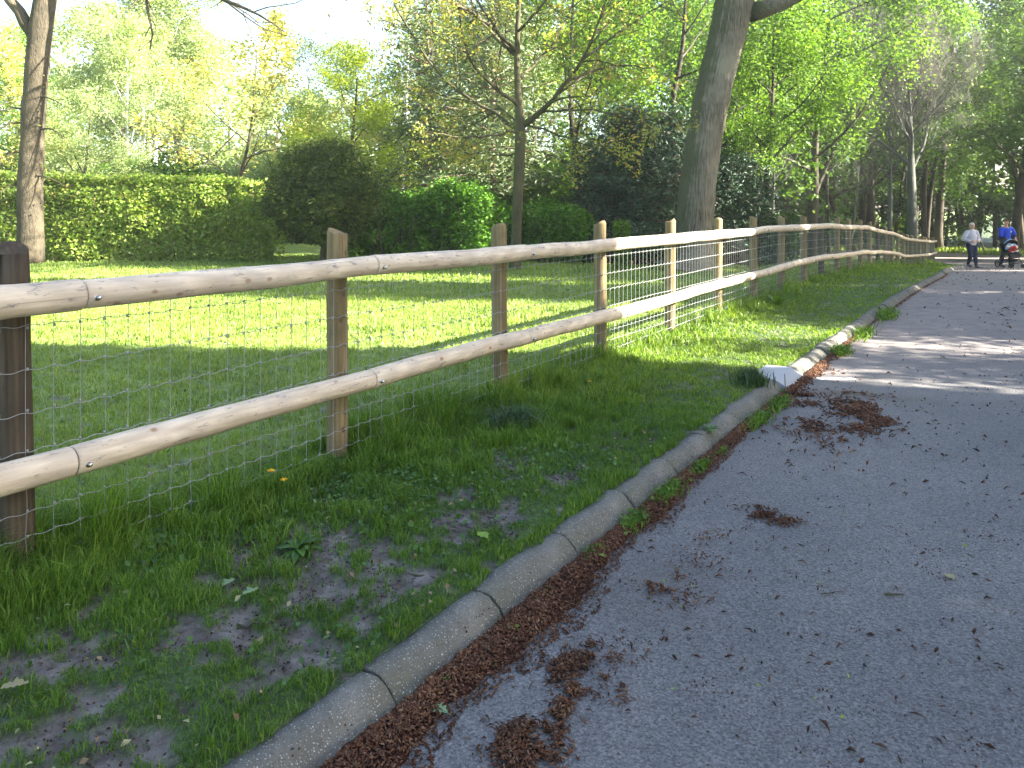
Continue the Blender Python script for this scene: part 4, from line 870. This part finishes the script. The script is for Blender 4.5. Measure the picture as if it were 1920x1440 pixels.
conifer('spruce_tree', 1180, 23.5, 4.6, 1.9, 110, MT['spruce'], 'dense dark blue-green spruce left of the leaning trunk', 43, base=.05, leaf=.16, per=300, sg=.2, topw=.3)
conifer('spruce_tree', 1110, 25, 3.9, 1.5, 60, MT['spruce'], 'lower dark spruce at the left side of the dense blue-green one', 44, base=.04, leaf=.16, per=220, sg=.2, topw=.3)
conifer('spruce_tree', 1262, 25.5, 5.0, 1.8, 80, MT['spruce'], 'dark spruce hidden partly behind the leaning trunk', 45, base=.04, leaf=.16, per=260, sg=.2, topw=.3)
conifer('spruce_tree', 1375, 26, 3.6, 1.7, 80, MT['spruce'], 'low dark spruce right of the leaning trunk', 46, base=.04, leaf=.16, per=260, sg=.2, topw=.35)

# --- broadleaf trees behind the lawn
mp = tree_meshes('maple', 7, .075, [(9, .3, .85, .55, .12, .06), (6, .2, .75, .5, .14, .03), (4, .3, .7, .5, .14, 0)], 61, 22, .13, .12, 1.9, MT['bark_grey'], MT['maple'])
tree(mp, 431, 25, 6.5, 7, 'open yellow-leaved maple rising from behind the left hedge', MT['maple'], MT['bark_grey'], 1.0, 1.1)
tree(proto[0], 655, 27, 6.0, 11, 'bright yellow-green tree above the yew', MT['yellowgreen'], MT['bark_grey'], wx=1.2)
tree(proto[1], 560, 31, 6.6, 11, 'rounded pale tree in the dip of the skyline', MT['pale'], wx=1.2)
tree(mp, 745, 30, 10.5, 7, 'tall yellow tree between the sky gap and the pines', MT['maple'], MT['bark_birch'], 2.2, .62)
tree(proto[3], 150, 27, 4.8, 11, 'low pale green tree just over the hedge at the left', MT['pale'], wx=1.25)
tree(proto[2], 20, 30, 7.2, 11, 'green tree behind the forked trunk at the left edge', MT['fresh'], wx=1.1)
tree(mp, -40, 27, 6.4, 7, 'yellowish tree cut off by the left edge', MT['maple'], None, .4, 1.0)
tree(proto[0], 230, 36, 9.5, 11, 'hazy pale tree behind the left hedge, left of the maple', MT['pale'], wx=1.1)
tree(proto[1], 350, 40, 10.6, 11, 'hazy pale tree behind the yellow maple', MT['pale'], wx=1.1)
for px_, Y_, h_, lb in ((298, 38, 11.8, 'tall white birch left of the yellow maple'), (343, 41, 10.5, 'white birch close behind the yellow maple'), (235, 33, 8, 'short pale birch trunk above the hedge'), (258, 35, 8.5, 'second pale birch trunk above the hedge, right of the short one')):
    tree(tallp[px_ % 3], px_, Y_, h_, 18, lb, MT['pale'], MT['bark_birch'], wx=1.0, name='birch_tree', group='birches behind the hedge')
tree(proto[2], 1090, 29, 10.5, 11, 'bright green tree behind the pine and spruces', MT['fresh'], wx=1.05)
tree(proto[3], 1235, 30, 11.5, 11, 'tall fresh green tree directly left of the leaning trunk', MT['fresh'], wx=1.1)
tree(proto[0], 1000, 33, 12, 11, 'tall light green tree behind the slim young tree', MT['yellowgreen'], wx=1.0)
tree(proto[1], 1440, 27.5, 8.6, 11, 'bright green tree right of the leaning trunk', MT['fresh'], wx=.95)
tree(proto[2], 1520, 36, 12.5, 11, 'broad fresh green tree above the middle of the far fence', MT['fresh'], wx=1.05)
tree(proto[3], 1360, 38, 14, 11, 'tall green tree behind the leaning trunk', MT['fresh'], wx=1.0)
tree(proto[0], 1620, 52, 17, 11, 'high green tree behind the pale leafless one', MT['mid'], MT['bark_wood'], wx=1.0, group='trees by the road')
tree(proto[1], 1760, 56, 19, 11, 'high green tree above the walking woman', MT['fresh'], wx=1.0, group='trees by the road')
tree(proto[2], 1897, 50, 15.5, 11, 'spreading oak with a dark trunk behind the man with the pushchair', MT['mid'], MT['bark_wood'], wx=1.15, group='trees by the road')
tree(proto[3], 1990, 40, 13.5, 11, 'leafy oak hanging in from the right edge of the view', MT['mid'], wx=1.1, group='trees by the road')
# trunks in the wood, one by one
wt = [(1408, 34, .22, 7, 'thin dark trunk just right of the leaning oak'), (1427, 47, .25, 12, 'dark wood trunk left of the far fence'), (1480, 50, .35, 12, 'dark upright trunk over the ninth fence post'),
      (1608, 49, .5, 8, 'thick dark leaning trunk left of the two grey trunks'), (1637, 50, .55, 8, 'thickest dark trunk between the leaning one and the grey trunks'), (1676, 58, .3, 12, 'dark trunk between the two grey trunks'), (1736, 55, .35, 14, 'dark trunk right of the pale leafless tree'),
      (1746, 60, .45, 14, 'broad dark trunk at the bend of the road'), (1772, 62, .2, 12, 'thin dark trunk left of the walking woman'), (1806, 60, .28, 14, 'slim dark trunk above the walking woman'), (1815, 64, .26, 14, 'slim trunk just right of the woman in the wood'),
      (1848, 57, .11, 9, 'thin pale slanting trunk between the two walkers'), (1866, 62, .3, 14, 'dark trunk just left of the man in blue'), (1889, 66, .3, 14, 'dark trunk straight behind the man in blue'), (1916, 55, .4, 14, 'thick dark trunk at the right edge behind the pushchair'), (1555, 48, .25, 10, 'dark trunk over the bend of the far fence'), (1700, 63, .25, 12, 'dark trunk half hidden by the pale leafless tree')]
for i, (px_, Y_, dia, h_, lb) in enumerate(wt):
    rg = np.random.default_rng(500+i); X_ = AT(px_, Y_); ln_ = {1608: (-.45, 0), 1637: (-.12, 0), 1848: (-.42, 0)}.get(px_, (rg.normal(0, .05), rg.normal(0, .04)))
    e = empty('woodland_tree', (X_, Y_, gz(X_, Y_)-.05), lb, 'tree', 'trunks in the dark wood'); b = B(); tips = []
    P = path((0, 0, -.2), (*ln_, 1), h_, 10, .035, rg, .03); grow(b, P, dia/2*np.array([1.2]+list(np.linspace(1, .3, 10))), 0, [(7, .45, .9, .35, .12, .05), (4, .3, .8, .5, .12, 0)], rg, tips, 8)
    b.build('trunk', MT['bark_pale'] if px_ == 1848 else MT['bark_wood'], e, True); b = B(); b.leaves(sample_tips(tips, 60, .55, rg), .22, .3, rg=rg); b.build('crown', MT['wooddark' if i % 2 else 'mid'], e)
# far wood as one mass per side
def wood(name, xs, ys, hs_, n, leaf, mat, label, seed, cl=260, tr=60, lr=1.6):
    rg = np.random.default_rng(seed); c = np.stack([rg.uniform(*xs, cl), rg.uniform(*ys, cl), rg.uniform(.0, 1, cl)**.9], 1); k = rg.integers(0, cl, n); hh = hs_ if not callable(hs_) else hs_(c[:, 0]); c[:, 2] *= hh
    d = rg.normal(size=(n, 3)); d /= np.linalg.norm(d, axis=1)[:, None]; P = c[k]+d*rg.uniform(.4, 1.1, n)[:, None]*np.array([lr, lr, lr*.75])
    P[:, 2] = np.maximum(P[:, 2], .1)+H(P[:, 0], P[:, 1]); b = B(); b.leaves(P, leaf, .3, rg=rg)
    o = b.build(name, mat); tag(o, label, 'wood', kind='stuff')
    b = B()
    for i in range(tr):
        x, y = rg.uniform(*xs), rg.uniform(*ys); hq = hs_ if not callable(hs_) else float(hs_(np.array([x]))[0]); b.tube(path((x, y, float(H(x, y))-.2), (rg.normal(0, .06), 0, 1), hq*.8, 7, .04, rg), np.linspace(rg.uniform(.12, .24), .05, 8), 6, False)
    tk = b.build('trunks', MT['bark_wood'], o); tk['kind'] = 'stuff'
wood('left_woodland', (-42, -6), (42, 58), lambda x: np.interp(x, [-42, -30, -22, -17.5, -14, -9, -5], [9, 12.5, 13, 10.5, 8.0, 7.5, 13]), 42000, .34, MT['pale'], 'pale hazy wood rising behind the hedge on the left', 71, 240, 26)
wood('middle_woodland', (-6, 26), (46, 60), lambda x: np.interp(x, [-6, 0, 10, 26], [13, 17, 19, 20]), 52000, .34, MT['mid'], 'green wood filling the background behind the leaning oak', 72, 260, 26)
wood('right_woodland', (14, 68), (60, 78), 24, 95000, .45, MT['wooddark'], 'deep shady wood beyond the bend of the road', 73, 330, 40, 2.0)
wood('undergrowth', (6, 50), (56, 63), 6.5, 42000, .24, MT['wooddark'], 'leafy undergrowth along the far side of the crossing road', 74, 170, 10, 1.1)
# verge grass on the far side
b = B(); n = 16000; x = rng.uniform(8, 50, n); y = rng.uniform(44, 62, n); fy = np.interp(x, far_e[:, 0], far_e[:, 1]); k = (y > fy+.3) & (y < fy+9); x, y = x[k], y[k]
b.blades(x, y, H(x, y)-RD, rng.uniform(.12, .4, len(x)), np.full(len(x), .07), rng.uniform(.2, .9, len(x))); o = b.build('far_verge', MT['grass']); tag(o, 'strip of rough grass beyond the crossing road', 'grass', kind='stuff')
# ------------------------------------------------------------------ people
def capsule(b, p, q, r0, r1, k=14):
    p, q = np.array(p, float), np.array(q, float); d = q-p; ln = np.linalg.norm(d); d = d/ln
    a0 = np.linspace(-math.pi/2, 0, 5); a1 = np.linspace(0, math.pi/2, 5)
    pts = [p+d*r0*math.sin(a)*.999 for a in a0]+[q+d*r1*math.sin(a)*.999 for a in a1]; rad = [max(r0*math.cos(a), .0006) for a in a0]+[max(r1*math.cos(a), .0006) for a in a1]
    b.tube(pts, rad, k)
def chain(b, P, R):
    for i in range(len(P)-1): capsule(b, P[i], P[i+1], R[i], R[i+1])
def ell(b, c, r, n=12, k=16):
    a = np.linspace(-math.pi/2, math.pi/2, n); th = np.arange(k)*2*math.pi/k; c = np.array(c, float)
    V = np.array([[c[0]+r[0]*max(math.cos(u), .002)*math.cos(t_), c[1]+r[1]*max(math.cos(u), .002)*math.sin(t_), c[2]+r[2]*math.sin(u)] for u in a for t_ in th])
    q = [(i*k+j, i*k+(j+1) % k, (i+1)*k+(j+1) % k, (i+1)*k+j) for i in range(n-1) for j in range(k)]
    cc = len(V); V = np.vstack([V, c-[0, 0, r[2]], c+[0, 0, r[2]]]); t_ = [(cc, (j+1) % k, j) for j in range(k)]+[(cc+1, (n-1)*k+j, (n-1)*k+(j+1) % k) for j in range(k)]
    b.add(V, q, t_)
def fused(b, name, mat, parent, vox=.007, sm=2):
    o = b.build(name, mat, parent, True); r_ = o.modifiers.new('fuse', 'REMESH'); r_.mode = 'VOXEL'; r_.voxel_size = vox; r_.use_smooth_shade = True
    if sm: s_ = o.modifiers.new('soften', 'SMOOTH'); s_.iterations = sm; s_.factor = .5
    return o
def hand(b, wr, d, side, curl, nrm):
    """palm, four bent fingers and a thumb; d = pointing direction, nrm = palm normal, side = towards the thumb"""
    wr, d, side, nrm = [np.array(v, float) for v in (wr, d, side, nrm)]; d /= np.linalg.norm(d); side /= np.linalg.norm(side); nrm /= np.linalg.norm(nrm)
    for k in range(4):
        kn = wr+d*.085+side*(.030-.020*k); capsule(b, wr+side*(.014-.009*k), kn, .014, .0115, 8)
        ln = (.040, .045, .042, .033)[k]; a = curl; p1 = kn+(d*math.cos(a)+nrm*math.sin(a))*ln; p2 = p1+(d*math.cos(a*2)+nrm*math.sin(a*2))*ln*.65; p3 = p2+(d*math.cos(a*2.7)+nrm*math.sin(a*2.7))*ln*.5
        chain(b, [kn, p1, p2, p3], [.010, .009, .008, .007])
    t0 = wr+d*.025+side*.02; t1 = t0+side*.030+d*.025+nrm*.01; t2 = t1+d*.032+nrm*.018+side*.004; chain(b, [t0, t1, t2], [.014, .011, .009])
MT['skin'] = plain('skin', (.50, .30, .22), .55, .35); MT['skin2'] = plain('skin_ruddy', (.42, .23, .16), .55, .35)
MT['hair_grey'] = plain('grey_hair', (.42, .40, .37), .7); MT['hair_brown'] = plain('brown_hair', (.10, .05, .03), .7)
m = M_('pale_knit'); n_ = m.noise(60, 4, m.coord('Object')); m.bump(n_, .4, .006); MT['jumper'] = m.fin(m.ramp(m.noise(5, 3, m.coord('Object')), [(.3, (.44, .43, .50)), (.7, (.54, .53, .60))]), .9, .2)
MT['jogger'] = plain('navy_joggers', (.022, .026, .055), .85, .2); MT['shoe'] = plain('dark_trainers', (.03, .04, .07), .6)
MT['blue'] = plain('blue_shirt', (.012, .06, .50), .7, .3); MT['bluelight'] = plain('light_blue_panel', (.16, .30, .75), .7); MT['sleeve'] = plain('navy_sleeve', (.012, .018, .05), .85)
MT['black'] = plain('black_fabric', (.012, .012, .014), .7, .3); MT['frame'] = plain('black_frame', (.02, .02, .022), .35, .5); MT['rubber'] = plain('rubber', (.015, .015, .015), .8)
MT['red'] = plain('red_fabric', (.45, .03, .025), .8); MT['cream'] = plain('white_fabric', (.62, .62, .60), .8); MT['lightblue'] = plain('light_blue_fabric', (.22, .36, .55), .8)
MT['eye'] = plain('eye_dark', (.02, .015, .012), .2, .6); MT['lip'] = plain('lips', (.35, .12, .10), .5); MT['lace'] = plain('red_drawcord', (.4, .02, .02), .8)
def head(body, e, c, yaw, skin):
    """skull, jaw, nose, ears facing -y turned by yaw; returns a placing function for features"""
    c = np.array(c, float); cy, sy = math.cos(yaw), math.sin(yaw)
    def W(p): return c+np.array([p[0]*cy-p[1]*sy, p[0]*sy+p[1]*cy, p[2]])
    ell(body, c+[0, 0, .02], (.076, .078, .098)); ell(body, W((0, -.015, .015)), (.073, .082, .088)); ell(body, W((0, -.03, -.055)), (.050, .052, .052)); capsule(body, W((0, -.085, .015)), W((0, -.106, -.012)), .009, .013, 8)
    for s_ in (-1, 1): ell(body, W((s_*.079, .008, .0)), (.012, .018, .030), 6, 8)
    capsule(body, W((-.02, -.086, -.048)), W((.02, -.086, -.048)), .008, .008, 8)
    for s_ in (-1, 1): capsule(body, W((s_*.018, -.090, .030)), W((s_*.045, -.078, .030)), .008, .007, 8)
    return W
def features(e, W):
    for s_ in (-1, 1):
        b = B(); ell(b, W((s_*.032, -.089, .014)), (.012, .010, .007), 8, 10); b.build('eye', MT['eye'], e, True)
    b = B(); capsule(b, W((-.022, -.094, -.049)), W((.022, -.094, -.049)), .0055, .0055, 8); b.build('mouth', MT['lip'], e, True)
# woman: walking towards the camera, forearms raised in front
Yw = 29.8; xw = AT(1822, Yw); zw = float(road_z(xw, Yw))
bb = B(); P = lambda x, y, z: np.array([x, y, z], float)
hipL, hipR = P(.095, 0, .86), P(-.095, 0, .86)      # +x is picture right
kneeR, ankR = P(-.10, -.10, .48), P(-.075, .10, .13)   # picture-left leg trails, foot lifting
kneeL, ankL = P(.085, -.07, .46), P(.06, -.16, .085)
chain(bb, [P(0, .01, .90), P(0, .01, 1.08), P(0, .0, 1.28), P(0, .005, 1.36)], [.125, .115, .12, .10]); capsule(bb, P(-.12, 0, 1.33), P(.12, 0, 1.33), .065, .065); chain(bb, [P(0, .005, 1.36), P(0, -.01, 1.47)], [.052, .048])
for h_, kn, an in ((hipL, kneeL, ankL), (hipR, kneeR, ankR)): chain(bb, [h_, kn, an], [.088, .056, .036])
for an, ps_ in ((ankL, -.02), (ankR, -.07)): chain(bb, [an-[0, 0, .02], P(an[0], an[1]-.06, an[2]-.05), P(an[0], an[1]-.16, max(.03, an[2]-.06+ps_*.3))], [.036, .034, .026])
shL, shR = P(.185, 0, 1.32), P(-.185, 0, 1.32); elL, elR = P(.30, .06, 1.06), P(-.30, .06, 1.07); wrL, wrR = P(.19, -.14, .99), P(-.14, -.17, .98)
for s_, e_, w_ in ((shL, elL, wrL), (shR, elR, wrR)): chain(bb, [s_, e_, w_], [.048, .038, .026])
Wd = head(bb, None, (0, -.02, 1.555), 0.0, None)
hand(bb, wrR, P(.10, -.05, -.0), P(0, -.2, .9), .5, P(.1, .8, -.1)); hand(bb, wrL, P(-.06, -.09, .01), P(0, 0, 1), .7, P(-.7, .3, 0))
wo = fused(bb, 'person', MT['skin'], None, .0055, 1); wo.location = (xw, Yw, zw); wo.rotation_euler = (0, 0, .08)
tag(wo, 'person in baggy pale grey jumper and dark joggers walking on the road', 'person', 'people walking on the road')
features(wo, Wd)
b = B(); ell(b, (0, -.004, 1.60), (.086, .088, .088)); ell(b, (0, .03, 1.56), (.082, .066, .095)); ell(b, (.05, .0, 1.60), (.045, .078, .075)); ell(b, (-.05, 0, 1.60), (.045, .078, .075)); fused(b, 'hair', MT['hair_grey'], wo, .006, 2)
b = B(); chain(b, [P(0, .01, .93), P(0, .0, 1.06), P(0, -.005, 1.18), P(0, 0, 1.33)], [.172, .176, .168, .120]); ell(b, (0, -.10, 1.19), (.15, .08, .09)); capsule(b, P(-.15, 0, 1.33), P(.15, 0, 1.33), .078, .078); chain(b, [P(0, .0, 1.36), P(0, 0, 1.41)], [.08, .062])
for s_, e_, w_ in ((shL, elL, wrL), (shR, elR, wrR)): chain(b, [s_, (s_+e_)/2, e_, e_+(w_-e_)*.78], [.082, .085, .076, .050])
fused(b, 'jumper', MT['jumper'], wo, .009, 3)
b = B(); chain(b, [P(0, .01, .98), P(0, .01, .86)], [.150, .152])
for h_, kn, an in ((hipL, kneeL, ankL), (hipR, kneeR, ankR)): chain(b, [h_, (h_+kn)/2, kn, (kn+an)/2, an+[0, 0, .02]], [.116, .100, .080, .070, .046])
fused(b, 'joggers', MT['jogger'], wo, .009, 2)
for an, l_ in ((ankL, 0), (ankR, .05)):
    b = B(); chain(b, [an+[0, .025, -.035], P(an[0], an[1]-.06, an[2]-.048), P(an[0], an[1]-.17, max(.03, an[2]-.055-l_*.5))], [.042, .042, .034]); fused(b, 'shoe', MT['shoe'], wo, .006, 1)
b = B(); b.tube([P(-.02, -.185, 1.0), P(-.015, -.20, .95), P(-.01, -.185, .90)], .006, 6); b.build('drawcord', MT['lace'], wo, True)

# man behind the pushchair, looking to his right over the road
Ym = 30.3; xm = AT(1887, Ym); zm = float(road_z(xm, Ym)); bb = B()
chain(bb, [P(0, .01, .98), P(0, .02, 1.16), P(0, .01, 1.38), P(0, .01, 1.46)], [.13, .12, .135, .11]); capsule(bb, P(-.14, 0, 1.44), P(.14, 0, 1.44), .07, .07); chain(bb, [P(0, .0, 1.46), P(-.01, -.01, 1.60)], [.060, .056])
hL, hR = P(.10, 0, .93), P(-.10, 0, .93); kL, kR = P(.11, -.12, .52), P(-.12, .02, .50); aL, aR = P(.10, -.05, .10), P(-.13, .12, .11)
for h_, kn, an in ((hL, kL, aL), (hR, kR, aR)): chain(bb, [h_, kn, an], [.09, .06, .04]); chain(bb, [an-[0, 0, .02], P(an[0], an[1]-.07, an[2]-.06), P(an[0], an[1]-.17, .035)], [.038, .036, .028])
sL, sR = P(.215, 0, 1.43), P(-.215, 0, 1.43); eL, eR = P(.36, .03, 1.20), P(-.25, -.03, 1.14); wL, wR = P(.18, -.26, 1.075), P(-.05, -.28, 1.05)
for s_, e_, w_ in ((sL, eL, wL), (sR, eR, wR)): chain(bb, [s_, e_, w_], [.055, .043, .029])
yaw = -1.05; Wd = head(bb, None, (-.01, -.02, 1.69), yaw, None)
hand(bb, wL, P(-.04, -.09, -.02), P(-1, .2, .1), .75, P(0, -.2, -1)); hand(bb, wR, P(.03, -.09, -.01), P(1, .2, .1), .75, P(0, -.2, -1))
mo = fused(bb, 'person', MT['skin2'], None, .0055, 1); mo.location = (xm, Ym, zm); mo.rotation_euler = (0, 0, .05)
tag(mo, 'person in a bright blue sports shirt pushing a black pushchair and looking sideways', 'person', 'people walking on the road'); features(mo, Wd)
b = B(); hc = np.array([-.01, -.02, 1.69]); ell(b, hc+[0, 0, .055], (.080, .082, .070)); ell(b, hc+[.035, .025, .03], (.062, .062, .075)); fused(b, 'hair', MT['hair_brown'], mo, .006, 2)
b = B(); chain(b, [P(0, .01, .95), P(0, .01, 1.15), P(0, .0, 1.38)], [.152, .148, .155]); capsule(b, P(-.19, 0, 1.43), P(.19, 0, 1.43), .085, .085); ell(b, (0, 0, 1.47), (.12, .09, .06))
for s_, e_ in ((sL, eL), (sR, eR)): chain(b, [s_, s_+(e_-s_)*.75], [.088, .078])
fused(b, 'shirt', MT['blue'], mo, .009, 2)
b = B(); chain(b, [sL+[-.02, -.01, .05], sL+(eL-sL)*.5+[0, -.03, .05]], [.055, .050]); fused(b, 'shoulder_panel', MT['bluelight'], mo, .008, 1)
b = B(); ell(b, (.08, -.155, 1.36), (.028, .012, .034), 8, 10); b.build('chest_badge', MT['cream'], mo, True)
for s_, e_, w_ in ((sL, eL, wL), (sR, eR, wR)):
    b = B(); chain(b, [s_+(e_-s_)*.6, e_, e_+(w_-e_)*.55], [.064, .058, .045]); fused(b, 'sleeve', MT['sleeve'], mo, .008, 1)
b = B(); chain(b, [P(0, .01, 1.0), P(0, .01, .93)], [.150, .148])
for h_, kn, an in ((hL, kL, aL), (hR, kR, aR)): chain(b, [h_, (h_+kn)/2, kn, (kn+an)/2, an+[0, 0, .02]], [.112, .098, .078, .066, .052])
fused(b, 'trousers', MT['jogger'], mo, .009, 2)
for an in (aL, aR): b = B(); chain(b, [an+[0, .03, -.05], P(an[0], an[1]-.07, an[2]-.055), P(an[0], an[1]-.19, .04)], [.045, .044, .036]); fused(b, 'shoe', MT['shoe'], mo, .006, 1)

# pushchair
Yp = 29.75; xp = AT(1893, Yp); pz = float(road_z(xp, Yp)); pc = empty('pushchair', (xp, Yp, pz), 'black three-quarter view pushchair with twin wheels and arched hood, pushed by the person in blue', 'pushchair', rz=.06)
b = B()
for s_ in (-1, 1):
    b.tube([P(s_*.23, .42, 1.03), P(s_*.24, .30, .90), P(s_*.25, .05, .55), P(s_*.24, -.38, .16)], .014, 8); b.tube([P(s_*.24, .08, .60), P(s_*.25, .28, .14)], .013, 8); b.tube([P(s_*.24, -.05, .42), P(s_*.24, .22, .30)], .011, 8)
for y_, z_ in ((-.36, .18), (.27, .16), (.06, .57)): b.tube([P(-.245, y_, z_), P(.245, y_, z_)], .012, 8)
b.build('frame', MT['frame'], pc, True)
b = B(); b.tube([P(-.235, .42, 1.03), P(-.20, .45, 1.05), P(.20, .45, 1.05), P(.235, .42, 1.03)], .019, 10); b.build('handle', MT['rubber'], pc, True)
def wheel(x, y, r_, w_):
    b = B(); a = np.linspace(0, 2*math.pi, 29)[:-1]; k = 8; V = []
    for t_ in a:
        for j in range(k): q = j*2*math.pi/k; rr = r_-.018+.018*math.cos(q); V.append((x+w_/2*math.sin(q), y+rr*math.cos(t_), r_+rr*math.sin(t_)))
    b.add(V, [(i*k+j, i*k+(j+1) % k, ((i+1) % 28)*k+(j+1) % k, ((i+1) % 28)*k+j) for i in range(28) for j in range(k)]); wl = b.build('wheel', MT['rubber'], pc, True)
    b = B(); b.tube([P(x-.015, y, r_), P(x+.015, y, r_)], [.022, .022], 10)
    for t_ in np.arange(5)*2*math.pi/5: b.tube([P(x, y, r_), P(x, y+(r_-.03)*math.cos(t_), r_+(r_-.03)*math.sin(t_))], [.010, .007], 6)
    b.build('rim', MT['frame'], wl, True)
for s_ in (-1, 1):
    wheel(s_*.285, .28, .135, .035)
    for q in (-.028, .028): wheel(s_*.24+q, -.40, .085, .026)
def sheet(name, rows, mat, parent, th=.02):
    R_ = np.array(rows, float); a, c = R_.shape[:2]; i, j = np.meshgrid(np.arange(a-1), np.arange(c-1), indexing='ij'); k = i*c+j; b = B(); b.add(R_.reshape(-1, 3), np.stack([k, k+1, k+c+1, k+c], -1).reshape(-1, 4))
    o = b.build(name, mat, parent, True); s_ = o.modifiers.new('thick', 'SOLIDIFY'); s_.thickness = th; s_.offset = 0; return o
sheet('seat', [[P(x, y, z+.05*(abs(x)/.2)**2) for x in np.linspace(-.21, .21, 7)] for y, z in ((.20, .98), (.14, .80), (.06, .58), (-.02, .50), (-.16, .50), (-.26, .49), (-.32, .38))], MT['black'], pc, .035)
sheet('canopy', [[P(.235*math.cos(a), .22-.45*u*math.sin(a*1.0)**.3, .80+(.26+.03*math.sin(u*3))*math.sin(a)*(1-.12*u)) for a in np.linspace(0, math.pi, 13)] for u in np.linspace(0, 1, 6)], MT['black'], pc, .014)
sheet('canopy_trim', [[P(.243*math.cos(a), .215-.45*u*math.sin(a)**.3, .80+(.268+.03*math.sin(u*3))*math.sin(a)*(1-.12*u)) for a in np.linspace(.35, math.pi-.35, 11)] for u in np.linspace(.62, .80, 3)], MT['lightblue'], pc, .012)
b = B(); b.tube([P(-.22, -.04, .62), P(-.2, -.24, .70), P(0, -.28, .72), P(.2, -.24, .70), P(.22, -.04, .62)], .017, 8); b.build('bumper_bar', MT['rubber'], pc, True)
sheet('basket', [[P(x, y, .24+.07*(abs(x)/.2)**3+ (.07 if abs(y-.0) > .2 else 0)) for x in np.linspace(-.22, .22, 7)] for y in (-.26, -.18, 0, .16, .24)], MT['black'], pc, .012)
sheet('footrest', [[P(x, y, z) for x in np.linspace(-.2, .2, 3)] for y, z in ((-.33, .20), (-.42, .18))], MT['frame'], pc, .02)
bl = empty('blanket', (xp, Yp, pz), 'red, white and blue patterned blanket bundled on the pushchair seat', 'blanket', rz=.06)
rg = np.random.default_rng(4)
for nm, mt, cs in (('red_fold', 'red', [(-.06, -.16, .72), (.04, -.20, .78), (.10, -.18, .70), (-.10, -.16, .64), (.02, -.22, .68)]), ('white_fold', 'cream', [(-.14, -.12, .80), (.15, -.14, .78), (0, -.15, .62), (.16, -.16, .66), (-.02, -.14, .84)]), ('blue_fold', 'lightblue', [(-.17, -.10, .72), (.08, -.12, .86), (-.10, -.12, .87)])):
    b = B()
    for c in cs: ell(b, c, (rg.uniform(.06, .085), .06, rg.uniform(.05, .07)), 8, 10)
    fused(b, nm, MT[mt], bl, .008, 2)
# ------------------------------------------------------------------ tall trees on the far side of the road (outside the view) placed and shaped to throw the shade
def shade_tree(x, y, h, w, label, seed, leafm='mid', base=.35, n=15000, leaf=.3, lumps=60):
    rg = np.random.default_rng(seed); e = empty('offview_shade_tree', (x, y, gz(x, y)), label, 'tree', 'unseen trees placed to shape the shade'); b = B(); tips = []
    grow(b, path((0, 0, -.2), (0, 0, 1), h*.85, 10, .03, rg, .05), np.linspace(.28, .05, 11), 0, [(9, base+.05, .8, .4, .1, .06), (4, .3, .7, .5, .1, .03)], rg, tips, 8); b.build('trunk', MT['bark_wood'], e, True)
    hc = h*(1-base)/2; P = lump_points(n, (0, 0, h-hc), (w, w, hc), rg, lumps, .22 if leaf > .2 else .30, .2); b = B(); b.leaves(P, leaf, .3, rg=rg); b.build('crown', MT[leafm], e)
# ground is shaded where y < 7 and beyond 12; a gap between lets the light shaft through
SH = [(12.5, 1.8, 13, 2.9, .08, 32000), (11.5, -2.9, 11, 3.0, .08, 28000), (17, -2.4, 15, 3.4, .12, 26000), (17.3, 1.5, 16, 2.3, .15, 20000), (9.8, -6.8, 8, 2.8, .1, 18000),
      (20, 13.5, 17, 3.4, .12, 22000), (18.8, 9.3, 16, 2.2, .12, 15000), (25, 17, 17, 3.6, .12, 17000), (25.5, 22.5, 16, 3.4, .15, 15000), (33, 26, 15, 4, .15, 14000), (13.2, 8.2, 6.0, 1.8, .06, 6500), (13.8, 11.2, 5.3, 2.0, .08, 6500),
      (35, 31, 16, 4.2, .08, 20000), (37, 39, 18, 4.5, .08, 22000), (44, 47, 19, 4.5, .05, 22000), (50, 37, 18, 4.5, .08, 20000), (46, 28, 18, 4.5, .08, 18000), (54, 56, 19, 5, .05, 22000), (13.0, 5.2, 6.2, 1.9, .06, 8500)]  # dense far group added to darken the wood, small ones to dapple the road
for i, (x, y, h, w_, bs, n) in enumerate(SH): shade_tree(x, y, h, w_, 'tree number word', 800+i, base=bs, n=n if h > 6.5 else int(n*2.6), leaf=.3 if h > 6.5 else .13, lumps=60 if h > 6.5 else 130)
words = ['nearest the camera on the right', 'just right of the camera', 'right of the first stretch of road', 'tall, set back right of the camera', 'low-branched, behind the camera on the right', 'beside the middle of the road on the right', 'tall, set back behind the middle of the road', 'on the right near the walkers', 'on the right beyond the walkers', 'on the right at the bend', 'small, low and thin, beside the light patch', 'small and thin, just beyond the light patch', 'far along on the right, nearest of the dense group', 'far along on the right, second of the dense group', 'far along on the right at the wood edge', 'far out on the right, middle of the dense group', 'far out on the right, nearest the camera of its group', 'farthest out on the right', 'small and thin, nearest the camera of the small ones']
for o, wd in zip([o for o in C.objects if o.name.startswith('offview_shade_tree')], words): o['label'] = 'leafy unseen shade tree '+wd

# ------------------------------------------------------------------ hazy air
hz = B(); hz.box((8, 40, 10.5), (150, 104, 27)); o = hz.build('haze', None); tag(o, kind='stuff')
hm = bpy.data.materials.new('haze'); hm.use_nodes = True; ht = hm.node_tree; ht.nodes.clear()
ho = ht.nodes.new('ShaderNodeOutputMaterial'); pv = ht.nodes.new('ShaderNodeVolumePrincipled'); pv.inputs['Density'].default_value = .0008; pv.inputs['Color'].default_value = (.93, .96, .95, 1); pv.inputs['Anisotropy'].default_value = .3
ht.links.new(pv.outputs[0], ho.inputs['Volume']); o.data.materials.append(hm)
